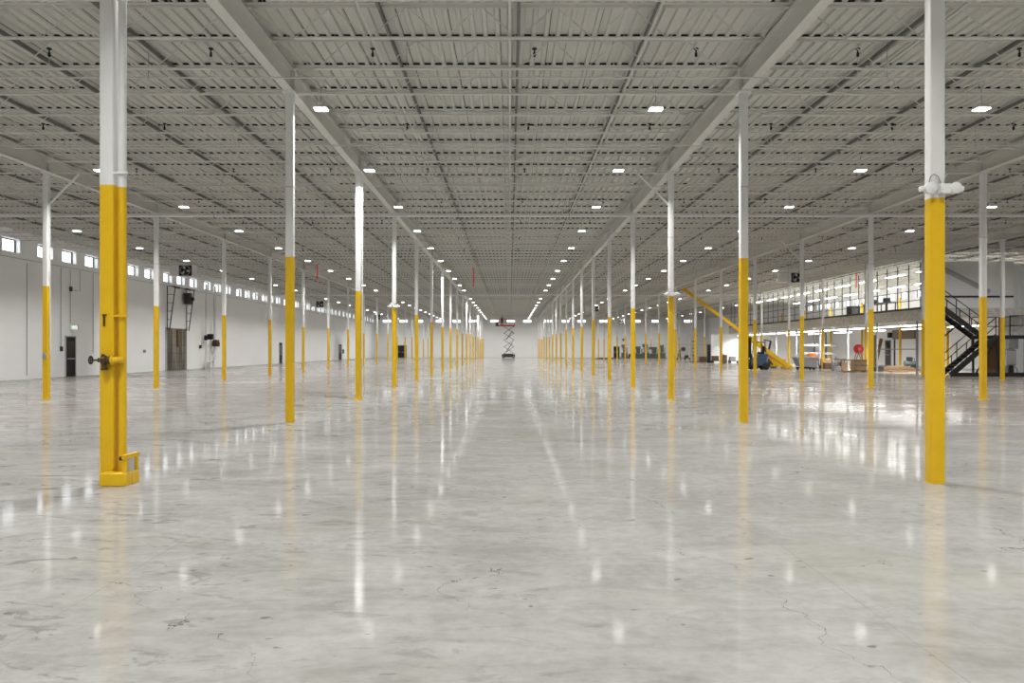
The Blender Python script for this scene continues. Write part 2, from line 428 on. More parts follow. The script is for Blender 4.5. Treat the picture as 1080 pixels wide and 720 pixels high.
door('Y', YF, PX(422.8,YF), 2.0, 2.2, 'black double door in far wall close to left corner', two=True)
door('Y', YF, PX(650.2,YF), 1.0, 2.0, 'black door in far wall behind the right columns')
door('X', XR, 76.7, 1.1, 2.35, 'dark door in the white wall under the mezzanine', 'darkmetal')

# ------------------------------------------------------------------ columns
ROWX = [-14.12, -4.62, 4.90, 14.40, 24.3, 34.0]
ROWN = ['row along the left wall', 'row left of the central aisle', 'row right of the central aisle', 'second row right of the central aisle', 'row beside the mezzanine edge', 'row behind the mezzanine']
FIRST = [2, 0, 0, 2, 4, 7]; LAST = [17, 17, 17, 17, 17, 12]
YEL = {(1,0):3.42,(1,1):3.47,(1,2):3.30,(1,3):3.17,(1,4):3.22,(1,5):3.1,(2,0):3.27,(2,1):3.44,(2,2):3.15,(2,3):3.15,(2,4):3.12,(0,2):3.45,(0,3):3.25,(0,4):3.2,(3,2):3.12,(3,3):3.12,(4,4):3.1}
def hss(w, z0, z1, r=.022):
    h = w/2; pts = []
    for cx, cy, a0 in ((h-r,h-r,0),(-h+r,h-r,90),(-h+r,-h+r,180),(h-r,-h+r,270)):
        for q in range(4):
            a = math.radians(a0+30*q); pts.append((cx+r*math.cos(a), cy+r*math.sin(a)))
    return MB().prism(pts, z0, z1, 'Z')
colmesh = {}
def dep(n): return D0 + BAY*n
cols = {}
TOPZ = 6.90
for ri, x in enumerate(ROWX):
    for n in range(FIRST[ri], LAST[ri]+1):
        yt = YEL.get((ri, n), (3.05, 3.15, 3.25)[(n*7+ri*3) % 3])
        if ri == 5: yt = 6.0
        wd = .165
        k = n-FIRST[ri]+1
        if n == LAST[ri]: who = 'farthest'
        elif n == FIRST[ri]: who = 'nearest'
        else: who = ordinal(k)
        lab = '%s white column with yellow lower part in the %s' % (who, ROWN[ri])
        r = thing('steel_column', lab, 'column', (x, dep(n), 0), 'columns in the ' + ROWN[ri], 'thing')
        key = round(yt, 2)
        if key not in colmesh:
            colmesh[key] = (hss(wd, 0, yt).mesh('lower_post', M['yellow']), hss(wd, yt, TOPZ).mesh('upper_post', M['white']))
        for nm, me in zip(('lower_post', 'upper_post'), colmesh[key]):
            o = bpy.data.objects.new(nm, me); COL.objects.link(o); o.parent = r
        o['label'] = 'white painted upper part of the post'
        if 'cap' not in colmesh:
            colmesh['cap'] = MB().box(-.13,.13,-.16,.16,TOPZ,TOPZ+.03).mesh('cap_plate', M['white'])
            colmesh['base'] = MB().box(-.115,.115,-.115,.115,0,.02).mesh('base_plate', M['yellow'])
        o = bpy.data.objects.new('cap_plate', colmesh['cap']); COL.objects.link(o); o.parent = r
        if n > 1:
            o = bpy.data.objects.new('base_plate', colmesh['base']); COL.objects.link(o); o.parent = r
        cols[(ri, n)] = r

# ------------------------------------------------------------------ girders along every column row
GB, GT = 6.93, 7.40
for ri, x in enumerate([-14.12, -4.62, 4.90, 14.40, 24.3, 34.0]):
    y0, y1 = YB, YF
    r = thing('roof_girder', 'long white steel roof girder over the %s' % ROWN[ri], 'girder', (x, (y0+y1)/2, GB), 'roof girders', 'thing')
    MB().box(x-.006,x+.006,y0,y1,GB+.018,GT-.018).build('web', 'girder', r)
    MB().box(x-.10,x+.10,y0,y1,GB,GB+.018).build('bottom_flange', 'girder', r)
    MB().box(x-.10,x+.10,y0,y1,GT-.018,GT).build('top_flange', 'girder', r)
    st = MB()
    for n in range(FIRST[ri], LAST[ri]+1):
        o = MB().box(x-.098,x+.098,dep(n)-.006,dep(n)+.006,GB+.019,GT-.019).build('stiffener', 'girder', r)

# ------------------------------------------------------------------ open-web joists
JB, JT = 6.865, DECK
def joist_parts(L, full, xm):
    h = L/2; e = .07 if full else .80
    tc = MB().box(-h+.06, h-.06, -.095,-.003, JT-.012, JT-.001).box(-h+.06, h-.06, .003,.095, JT-.012, JT-.001).box(-h+.06, h-.06, -.016,-.004, JT-.06, JT-.0121).box(-h+.06, h-.06, .004,.016, JT-.06, JT-.0121)
    bc = MB().box(-h+.1+e, h-.1-e, -.040,-.006, JB+.012, JB+.040).box(-h+.1+e, h-.1-e, .006,.040, JB+.012, JB+.040)
    wb = MB(); ih = h-.9; npan = int(round(2*ih/.62)); npan += npan % 2
    st = 2*ih/npan
    def rod(a, b_): wb.tube(a, b_, .011, 4, caps=False, smooth=False)
    for i in range(npan):
        xa = -ih+i*st; up = i % 2 == 0
        rod((xa,0,JB+.02 if up else JT-.03), (xa+st,0,JT-.03 if up else JB+.02))
    rod((-h+.14,0,JT-.05), (-ih,0,JB+.02)); rod((h-.14,0,JT-.05), (ih,0,JB+.02))
    wb.box(-h+.07,-h+.17,-.05,.05,GT+.001,JT-.055).box(h-.17,h-.07,-.05,.05,GT+.001,JT-.055)
    fc = MB(); rnd = random.Random(int(xm*10)+50)  # black blocks stand in for the shaded flute gaps above the top chord
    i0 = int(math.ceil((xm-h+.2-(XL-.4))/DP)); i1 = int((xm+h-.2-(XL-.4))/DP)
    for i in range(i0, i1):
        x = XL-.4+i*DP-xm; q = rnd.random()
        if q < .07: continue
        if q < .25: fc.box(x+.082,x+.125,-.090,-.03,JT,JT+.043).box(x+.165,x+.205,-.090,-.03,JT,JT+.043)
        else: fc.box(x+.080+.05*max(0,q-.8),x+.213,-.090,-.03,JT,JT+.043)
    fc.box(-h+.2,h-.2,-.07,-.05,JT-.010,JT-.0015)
    return tc, bc, wb, fc
BAYS = [(XL, -14.12, 'over the bay along the left wall'), (-14.12, -4.62, 'over the bay left of the central aisle'), (-4.62, 4.90, 'over the central aisle'),
        (4.90, 14.40, 'over the bay right of the central aisle'), (14.40, 24.3, 'over the bay beside the mezzanine'), (24.3, 34.0, 'over the mezzanine')]
protos = {}
for bi, (a, b_, _) in enumerate(BAYS):
    for full in (False, True):
        tc, bc, wb, fc = joist_parts(b_-a, full, (a+b_)/2)
        allm = MB()
        for q in (tc, bc, wb): allm._add(q.v, q.f)
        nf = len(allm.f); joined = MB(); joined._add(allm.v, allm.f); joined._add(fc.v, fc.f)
        jm_ = joined.mesh('roof_joist', M['steel']); jm_.materials.append(M['shade'])
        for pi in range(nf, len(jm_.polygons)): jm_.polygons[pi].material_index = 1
        protos[(bi, full)] = (tc.mesh('top_chord', M['steel']), bc.mesh('bottom_chord', M['steel']), wb.mesh('web', M['steel']), jm_, allm, fc.mesh('flute_shade', M['shade']))
FIRSTY = [23, 12.0, 12.0, 12.0, 23, 40]
cand = []
for i in range(0, 95):
    y = D0 + BAY/5*i
    for bi in range(6):
        if FIRSTY[bi] < y < YF-.3: cand.append((y, bi, i))
cand.sort()
cnt = [0]*6; rest = MB()
# the joists just before the first visible one are outside the frame and left out
for q, (y, bi, i) in enumerate(cand):
    a, b_, where = BAYS[bi]; full = i % 5 == 0; xm = (a+b_)/2
    if q < 300:
        cnt[bi] += 1
        lab = '%s white open-web roof joist from the front %s' % (ordinal(cnt[bi]), where)
        if y < 34:
            r = thing('roof_joist', lab, 'joist', (xm, y, 0), 'roof joists')
            for nm, me in zip(('top_chord','bottom_chord','web','flute_shade'), protos[(bi, full)][:3]+protos[(bi, full)][5:]):
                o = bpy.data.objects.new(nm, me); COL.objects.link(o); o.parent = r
            o['label'] = 'black painted-shade blocks in the deck flutes'
        else:
            r = bpy.data.objects.new('roof_joist', protos[(bi, full)][3]); COL.objects.link(r); r.location = (xm, y, 0)
            tag(r, lab, 'joist', 'roof joists')
    else:
        A = protos[(bi, full)][4]
        rest._add([(vx+xm, vy+y, vz) for vx, vy, vz in A.v], A.f)
rest.top('roof_joist', 'steel', 'distant mass of white roof joists toward the far wall', 'joists', kind='stuff', loc=(0, 90, 0))

# bridging: rows of light angles along the hall, at the quarter points of every bay
for bi, (a, b_, where) in enumerate(BAYS):
    y0 = FIRSTY[bi]-3 if bi != 5 else 40
    for q, qn in ((.25, 'left line'), (.5, 'middle line'), (.75, 'right line')):
        x = a+(b_-a)*q
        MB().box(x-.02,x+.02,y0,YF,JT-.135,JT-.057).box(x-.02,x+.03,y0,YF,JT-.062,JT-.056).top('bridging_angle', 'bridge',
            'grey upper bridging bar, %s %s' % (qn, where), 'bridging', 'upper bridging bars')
        MB().box(x-.17,x-.13,y0,YF,JB+.046,JB+.052).box(x-.17,x-.164,y0,YF,JB+.046,JB+.09).top('bridging_angle', 'steel',
            'white lower bridging bar, %s %s' % (qn, where), 'bridging', 'lower bridging bars')

# sprinkler branch pipes with dark heads
pipes = [15.6+5.2*k for k in range(9)]
for k, y in enumerate(pipes):
    z = 6.79; x0, x1 = -24.4, 24.0
    r = thing('sprinkler_pipe', '%s thin white sprinkler pipe from the front, under the roof joists' % ordinal(k+1), 'pipe', (0, y, z), 'sprinkler branch pipes')
    MB().tube((x0,y,z), (x1,y,z), .017, 6).build('pipe_run', 'steel', r)
    hx = [x for x in (-21.5,-16.5,-11.5,-7.0,-2.0,2.4,7.3,12.0,16.8,21.6) if abs(x) < 540*y/F+1]
    for x in hx: MB().tube((x,y,z+.016),(x,y,DECK+.03),.006,5).torus((x,y,z),.021,.005,10,5).build('pipe_hanger', 'grey', r)
    j = -7
    while -2.66+3.13*j < x1-.5:
        x = -2.66+3.13*j; j += 1
        if x < x0+.5 or abs(x-VPX*0) > 540*y/F+1.5: continue
        MB().tube((x,y,z), (x,y,z+.42), .007, 5).build('riser_tube', 'steel', r)
        MB().lathe((x,y,z+.40), [(.012,0),(.030,.02),(.024,.08),(.013,.10),(.016,.14),(.05,.15),(.045,.17),(.01,.18)], 8).build('sprinkler_head', 'black', r)
for y, lab in ((31.4, 'nearer thick white sprinkler main crossing the hall under the joists'), (77.7, 'farther thick white sprinkler main crossing the hall under the joists')):
    r = thing('sprinkler_main', lab, 'pipe', (0, y, 6.74), 'sprinkler mains')
    MB().tube((XL+.02,y,6.74), (24.2,y,6.74), .062, 12).build('pipe_run', 'white', r)
    for x in ROWX[:4]:
        for dx in (-2.6, 2.6):
            MB().torus((x+dx,y,6.74), .064, .012, 12, 6).tube((x+dx,y,6.80), (x+dx,y,DECK-.01), .008, 6).build('pipe_hanger', 'grey', r)

# ------------------------------------------------------------------ high-bay lamps
LX = [-19.35, -12.1, -4.15, 3.2, 10.35, 17.85, 27.2]
LN = ['along the left wall', 'in the bay left of the aisle', 'beside the girder left of the aisle', 'in the central aisle right half', 'in the bay right of the aisle', 'in the bay beside the mezzanine', 'in the line of the mezzanine']
LAMP_W, LAMP_SPREAD = 185, 136
def lamp_proto():
    r = thing('high_bay_lamp', 'x', 'lamp', (0,0,0), 'high-bay lamps')
    h = MB().bbox(-.15,.15,-.13,.13,.03,.075,.03)
    h.bbox(-.07,.07,-.09,.09,.085,.16,.02); h.build('housing', 'white', r)
    MB().box(-.14,-.006,-.115,.115,.012,.0299).box(.006,.14,-.115,.115,.012,.0299).build('lens', 'lamp', r)
    al = bpy.data.lights.new('lamp_beam', 'AREA'); al.shape = 'RECTANGLE'; al.size = .27; al.size_y = .22
    al.energy = LAMP_W; al.spread = math.radians(LAMP_SPREAD); al.color = (1,.985,.955)
    ao = bpy.data.objects.new('lamp_beam', al); COL.objects.link(ao); ao.location = (0,0,.008); ao.parent = r
    MB().tube((0,0,.155),(0,0,.42),.008,6).tube((0,0,.42),(-.09,0,.66),.004,5).tube((0,0,.42),(.09,0,.66),.004,5).build('hanger', 'grey', r)
    return r
lp = lamp_proto(); used = False
for xi, x in enumerate(LX):
    k = 0
    for q in range(-4, 21):
        y = 17.7+6.096*q
        if xi == 6 and 44 < y < 93: continue
        vis = y > 11 and abs(x)*F/y < 560 and y > 15
        loc = (x, y, 6.78)
        if vis:
            k += 1; lab = '%s bright high-bay lamp from the front %s' % (ordinal(k), LN[xi])
        else: lab = 'bright high-bay lamp overhead, nearer than the picture edge, %s' % LN[xi]
        if not used: lp.location = loc; lp['label'] = lab; used = True
        else:
            c = again(lp, loc, lab)
            if (xi == 6 and y < 44) or y > 126:      # beam widened to brighten the walls ahead of the mezzanine and at the end
                for ch in c.children:
                    if ch.type == 'LIGHT': ch.data = ch.data.copy(); ch.data.spread = math.radians(172)

# ------------------------------------------------------------------ standpipe and guard at the nearest left column
cx, cd = -4.62, D0
px_ = cx+.146
r = thing('standpipe', 'sprinkler standpipe with hose valve beside the nearest left column', 'pipe', (px_, cd, 0))
MB().tube((px_,cd,.015),(px_,cd,3.40),.046,16).build('lower_pipe', 'yellow', r)
o = MB().tube((px_,cd,3.40),(px_,cd,6.72),.046,16).build('upper_pipe', 'white', r); o['label'] = 'white upper length of the pipe'
for z, mt in ((3.56,'white'), (5.55,'white'), (5.75,'white'), (1.92,'yellow')):
    MB().torus((px_,cd,z),.047,.010,16,6,'Z').box(px_-.125,px_+.09,cd-.075,cd-.055,z-.012,z+.012).build('pipe_clamp', mt, r)
vz = 1.415
MB().path([(px_,cd-.02,vz),(px_,cd-.11,vz),(px_-.012,cd-.14,vz),(px_-.045,cd-.15,vz)],.040,12).tube((px_-.030,cd-.15,vz),(px_-.052,cd-.15,vz),.052,14).build('branch_stub', 'yellow', r)
vx, vy = px_-.052, cd-.15
v = MB().lathe((vx,vy,vz),[(.02,0),(.048,-.002),(.050,-.022),(.036,-.026),(.036,-.05),(.056,-.065),(.060,-.10),(.042,-.115),(.026,-.125),(.026,-.15),(.0,-.15)],14,'X')
v.tube((vx-.085,vy,vz-.02),(vx-.08,vy,vz-.10),.030,12).tube((vx-.08,vy,vz-.085),(vx-.078,vy,vz-.115),.037,12).tube((vx-.095,vy,vz+.03),(vx-.095,vy,vz+.07),.018,10)
vb = v.build('hose_valve', 'bronze', r)
MB().torus((vx-.235,vy,vz),.042,.009,18,8,'X').tube((vx-.14,vy,vz),(vx-.245,vy,vz),.010,8).bar((vx-.235,vy,vz-.04),(vx-.235,vy,vz+.04),.010,.010,(0,1,0)).bar((vx-.235,vy-.04,vz),(vx-.235,vy+.04,vz),.010,.010).build('handwheel', 'darkmetal', vb)
MB().bar((cx-.02,cd-.09,1.93),(cx-.02,cd-.09,1.80),.022,.012,(0,1,0)).tube((cx-.04,cd-.09,1.93),(cx+.01,cd-.09,1.93),.009,8).build('valve_bracket', 'bronze', r)
MB().tube((px_-.03,cd-.15,vz+.045),(px_-.03,cd-.15,vz+.33),.006,6).build('drain_tube', 'yellow', r)
g = thing('pipe_guard', 'low yellow steel guard at the foot of the standpipe', 'guard', (-4.45, cd, 0))
MB().bbox(-4.615,-4.31,cd-.26,cd-.10,.0,.145,.012).bbox(-4.40,-4.31,cd-.0999,cd+.08,.0,.145,.012).build('base_box', 'yellow', g)
MB().bar((-4.335,cd-.22,.14),(-4.335,cd-.22,.31),.045,.045,(0,1,0)).build('upright', 'yellow', g)
MB().bar((-4.33,cd+.04,.14),(-4.33,cd+.04,.31),.03,.04,(0,1,0)).build('upright', 'yellow', g)
MB().bar((-4.335,cd-.26,.325),(-4.33,cd+.07,.325),.045,.045).build('top_bar', 'yellow', g)
MB().lathe((-4.37,cd-.23,.31),[(0,-.03),(.022,-.025),(.026,.015),(.018,.03),(0,.031)],12,'Y').build('end_knob', 'rubber', g)
MB().box(-4.345,-4.32,cd-.16,cd-.04,.146,.29).build('back_plate', 'lgrey', g)

# emergency light units strapped to columns
def emergency(ri, n, z, label):
    x, y = ROWX[ri], dep(n)-.083
    r = thing('emergency_light', label, 'emergency light', (x, y, z), 'column emergency lights')
    MB().bbox(x-.020,x+.095,y-.10,y-.002,z-.055,z+.055,.01).build('battery_box', 'white', r)
    for s, xx in ((-1, x-.135), (1, x+.150)):
        h = MB().tube((xx-s*.10,y-.02,z),(xx-s*.03,y-.05,z),.02,8)
        h.lathe((xx,y-.05,z+.005),[(0,.06*1),(.035,.06),(.062,.02),(.066,-.05),(.05,-.06),(0,-.062)],14,'Y').lathe((xx+s*.07,y-.05,z),[(0,-.04),(.034,-.035),(.034,.03),(0,.04)],10,'X')
        h.build('lamp_head', 'white', r)
    MB().path([(x-.14,y-.05,z+.05),(x-.12,y-.05,z+.14),(x-.07,y-.03,z+.175),(x-.02,y-.03,z+.15),(x+.0,y-.05,z+.065)],.007,6).build('cable', 'grey', r)
    MB().path([(x+.04,y-.05,z+.07),(x+.06,y-.03,z+.14),(x+.10,y+.0,z+.18)],.007,6).build('cable', 'grey', r)
    MB().bbox(x-.13,x-.055,y-.04,y-.003,z+.03,z+.15,.02).build('back_box', 'white', r)
emergency(2, 0, 3.36, 'white twin-head emergency light on the nearest right column above the yellow')
emergency(2, 2, 3.20, 'white emergency light on the third column right of the aisle')
emergency(1, 3, 3.24, 'white emergency light on the fourth column left of the aisle')
# slanting kicker braces from columns up to the joists
for (ri, n, s) in ((2,2,-1),(0,2,1),(3,4,-1)):
    c = cols[(ri,n)]
    MB().bar((s*.085,0,5.95),(s*1.0,0,6.86),.05,.05,(0,1,0)).build('kicker_brace', 'white', c, (0,0,0))
# small boxes and straps on columns
MB().bbox(-.05,.05,-.14,-.084,1.25,1.42,.01).build('switch_box', 'grey', cols[(0,2)], (0,0,0))
MB().tube((.11,0,1.4),(.11,0,6.7),.014,8).build('cable_conduit', 'white', cols[(0,2)], (0,0,0))
MB().tube((.12,0,.1),(.12,0,6.7),.018,8).build('cable_conduit', 'white', cols[(1,2)], (0,0,0))
MB().bbox(-.14,-.0835,-.05,.03,5.72,5.90,.01).build('junction_box', 'white', cols[(1,0)], (0,0,0))
MB().tube((-.0,-.084,5.68),(-.05,-.17,5.62),.022,8).build('pipe_stub', 'white', cols[(2,0)], (0,0,0))
for k in [(1,1),(2,1),(1,2),(2,2),(0,3),(3,3),(3,2)]:
    MB().box(-.088,.088,-.088,.088,4.92,4.945).build('strap', 'lgrey', cols[k], (0,0,0))

# ------------------------------------------------------------------ left wall fittings
def exit_sign():
    y, z = 45.05, 2.62
    r = thing('exit_sign', 'green and white running-man exit sign above the black left door', 'exit sign', (XL+.25, y, z))
    MB().box(XL+.02,XL+.47,y-.03,y+.03,z,z+.27).build('sign_box', 'lgrey', r)
    MB().box(XL+.03,XL+.46,y-.034,y-.031,z+.01,z+.26).build('green_face', 'exitgreen', r)
    cx = XL+.20; q = MB(); yy0, yy1 = y-.040, y-.035
    def limb(a, b_, w_): q.bar((cx+a[0],y-.0375,z+a[1]),(cx+b_[0],y-.0375,z+b_[1]),w_,.005,(0,1,0))
    q.lathe((cx+.035,y-.0375,z+.215),[(.022,-.0025),(.022,.0025)],12,'Y')
    limb((.02,.19),(-.005,.11),.04); limb((-.005,.11),(.045,.085),.024); limb((.045,.085),(.035,.03),.022); limb((-.005,.11),(-.04,.07),.024); limb((-.04,.07),(-.085,.06),.02)
    limb((.02,.18),(.07,.15),.017); limb((.07,.15),(.095,.17),.015); limb((.015,.18),(-.045,.165),.017); limb((-.045,.165),(-.055,.12),.015)
    q.box(cx+.12,cx+.20,yy0,yy1,z+.03,z+.24); q.build('running_man', 'exitwhite', r)
    MB().tube((XL+.245,y,z+.27),(XL+.245,y,z+.36),.012,6).build('mount', 'lgrey', r)
exit_sign()
def conduit(y, z0, z1, label, box=None, side=None):
    r = thing('wall_conduit', label, 'conduit', (XL+.03, y, z0), 'conduits on the left wall')
    MB().tube((XL+.02,y,z0),(XL+.02,y,z1),.016,6).build('conduit_run', 'grey', r)
    if box: MB().bbox(XL+.002,XL+.10,y-.09,y+.09,box-.13,box+.13,.01).build('junction_box', 'darkmetal', r)
    if side: MB().path([(XL+.02,y,side[0]),(XL+.02,y+side[1],side[0]),(XL+.02,y+side[1],z1)],.014,6).build('branch_run', 'grey', r)
conduit(44.1, 1.55, 6.0, 'vertical conduit with black box, near side of the black exit door', 1.55)
conduit(45.05, 2.98, 6.0, 'vertical conduit running down to the exit sign', 4.9, (4.85, 1.0))
conduit(47.5, 1.3, 6.0, 'vertical conduit just beyond the black exit door', None)
conduit(41.0, .2, 5.9, 'vertical grey joint pipe on near left wall before the exit door', None)
MB().tube((XL+.022,37.0,6.07),(XL+.022,YF-.1,6.07),.02,6).top('wall_pipe', 'lgrey', 'long thin horizontal pipe under the left wall windows', 'pipe')
# weathered dock door with lift tracks
y0, y1 = 57.5, 61.15
r = thing('dock_door', 'weathered brown dock door with tall lift tracks in left wall', 'door', (XL, (y0+y1)/2, 0))
MB().box(XL+.03,XL+.09,y0+.12,y1-.12,.03,3.05).build('door_panel', 'olddoor', r)
for z in (.62,1.23,1.84,2.45): MB().box(XL+.09,XL+.10,y0+.14,y1-.14,z-.012,z+.012).build('panel_rib', 'darkmetal', r)
MB().bbox(XL+.10,XL+.24,y0+1.75,y0+1.95,1.7,3.0,.03).build('torn_bumper', 'carton', r)
MB().box(XL+.002,XL+.08,y0,y0+.12,0,3.1).box(XL+.002,XL+.08,y1-.12,y1,0,3.1).build('door_jamb', 'lgrey', r)
for yy in (y0+.1, y1-.1):
    tr = MB().bar((XL+.10,yy,2.9),(XL+.10,yy,6.05),.05,.06,(0,1,0)).bar((XL+.26,yy,2.9),(XL+.68,yy,6.05),.05,.06,(0,1,0))
    for q in range(6):
        z = 3.05+q*.6; tr.bar((XL+.10,yy,z),(XL+.27+.42*(z-2.9)/3.15,yy,z),.03,.03,(0,1,0))
    tr.build('lift_track', 'darkmetal', r)
MB().tube((XL+.5,y0,6.0),(XL+.5,y1+.2,6.0),.03,8).tube((XL+.5,y0+.4,6.0),(XL+.5,y0+1.2,6.0),.075,10).tube((XL+.5,y1-1.2,6.0),(XL+.5,y1-.4,6.0),.075,10).build('spring_shaft', 'darkmetal', r)
MB().bbox(XL+.12,XL+.62,y1-.75,y1-.3,4.9,5.75,.05).tube((XL+.62,y1-.5,5.3),(XL+.80,y1-.5,5.3),.14,12).build('operator_motor', 'darkmetal', r)
# sprinkler riser
y = 65.8
r = thing('sprinkler_riser', 'white sprinkler riser with black and brown valves on left wall', 'riser', (XL+.3, y, 0))
MB().tube((XL+.30,y-1.4,0),(XL+.30,y-1.4,6.7),.075,10).build('riser_pipe', 'white', r)
MB().tube((XL+.30,y+.5,2.2),(XL+.30,y+.5,6.7),.11,12).build('riser_pipe', 'white', r)
MB().path([(XL+.30,y+.5,2.2),(XL+.30,y+.5,.9),(XL+.30,y+.2,.55),(XL+.30,y-1.4,.5)],.085,10).build('header_pipe', 'white', r)
MB().tube((XL+.30,y-.6,0),(XL+.30,y-.6,1.5),.06,10).tube((XL+.42,y-.1,0),(XL+.42,y-.1,1.2),.05,10).build('drain_pipe', 'white', r)
MB().lathe((XL+.30,y-1.4,2.45),[(.10,-.2),(.15,-.15),(.15,.15),(.10,.2)],12).bbox(XL+.3,XL+.75,y-1.25,y-.85,2.3,2.75,.05).build('check_valve', 'black', r)
MB().lathe((XL+.30,y+.5,2.1),[(.12,-.35),(.22,-.3),(.22,.1),(.12,.2)],14).torus((XL+.62,y+.5,1.95),.2,.03,18,8,'X').bbox(XL+.35,XL+.6,y+.2,y+.8,1.75,2.3,.06).build('gate_valve', 'bronze', r)
MB().bbox(XL+.02,XL+.15,y-2.1,y-1.85,1.6,1.85,.02).build('alarm_box', 'darkmetal', r)
MB().bbox(XL+.002,XL+.14,118.3,118.8,.9,1.5,.02).top('panel_box', 'black', 'small black panel box on left wall beside the far black double door', 'box')
MB().bbox(XL+.002,XL+.12,54.0,54.22,1.3,1.5,.02).top('panel_box', 'grey', 'small grey box on left wall before the weathered dock door', 'box')

# ------------------------------------------------------------------ unit heaters hung under the roof
def heater(x, y, z, label, flip=1):
    r = thing('unit_heater', label, 'heater', (x, y, z), 'hanging unit heaters')
    MB().bbox(x-.42,x+.42,y-.28,y+.40,z,z+.72,.02).build('casing', 'white', r)
    MB().box(x-.37,x+.37,y-.30,y-.281,z+.05,z+.67).build('dark_grille', 'black', r)
    fb = MB()
    for k in range(3):
        a = math.radians(90+120*k); c, s = math.cos(a), math.sin(a); b2 = a+.75
        fb.prism([(x+.04*c, z+.36+.04*s),(x+.25*c,z+.36+.25*s),(x+.27*math.cos(a+.4),z+.36+.27*math.sin(a+.4)),(x+.2*math.cos(b2),z+.36+.2*math.sin(b2))], y-.320, y-.306)
    fb.build('fan_blades', 'lgrey', r)
    MB().torus((x,y-.315,z+.36),.29,.02,24,6,'Y').build('fan_ring', 'grey', r)
    MB().bbox(x-.42-flip*.0-.62,x-.45,y-.05,y+.4,z+.08,z+.68,.02).build('side_box', 'white', r)
    hg = []
    for sx in (-.36,.36):
        for sy in (-.2,.32): MB().tube((x+sx,y+sy,z+.72),(x+sx,y+sy,JT),.010,6).build('hanger_rod', 'grey', r)
heater(PX(197.5,47.7), 47.7, PZ(292,47.7), 'grey unit heater above the weathered dock door')
heater(PX(338,81.5), 81.5, PZ(324.5,81.5), 'grey unit heater in the left bay, second in line')
heater(PX(398.5,115), 115, PZ(337,115), 'grey unit heater in the left bay, farthest from the front')
heater(PX(839,51.5), 51.5, PZ(299,51.5), 'grey unit heater hung in front of the mezzanine')
heater(PX(627.5,91), 91, PZ(329,91), 'grey unit heater beyond the second row right of the aisle')
heater(PX(655.5,122), 122, PZ(342,122), 'small far grey unit heater near the far wall windows')
for (px, py, d, h, lab) in ((334.5,295,50.6,.98,'red strip hanging from the roof in the left bay'), (499.3,302,52,1.25,'red strip hanging from the roof over the central aisle'), (903,303.5,55.6,1.0,'red strip hanging from the roof before the mezzanine')):
    x, z = PX(px,d), PZ(py,d)
    r = thing('hanging_strip', lab, 'strip', (x,d,z), 'red hanging strips')
    MB().prism([(x-.045,z),(x-.02,z+h*.5),(x-.04,z+h),(x+.05,z+h),(x+.06,z+h*.45),(x+.035,z)], d-.006, d+.006).build('cloth', 'redflag', r)
    MB().tube((x,d,z+h-.01),(x,d,DECK),.005,5).build('cord', 'grey', r)

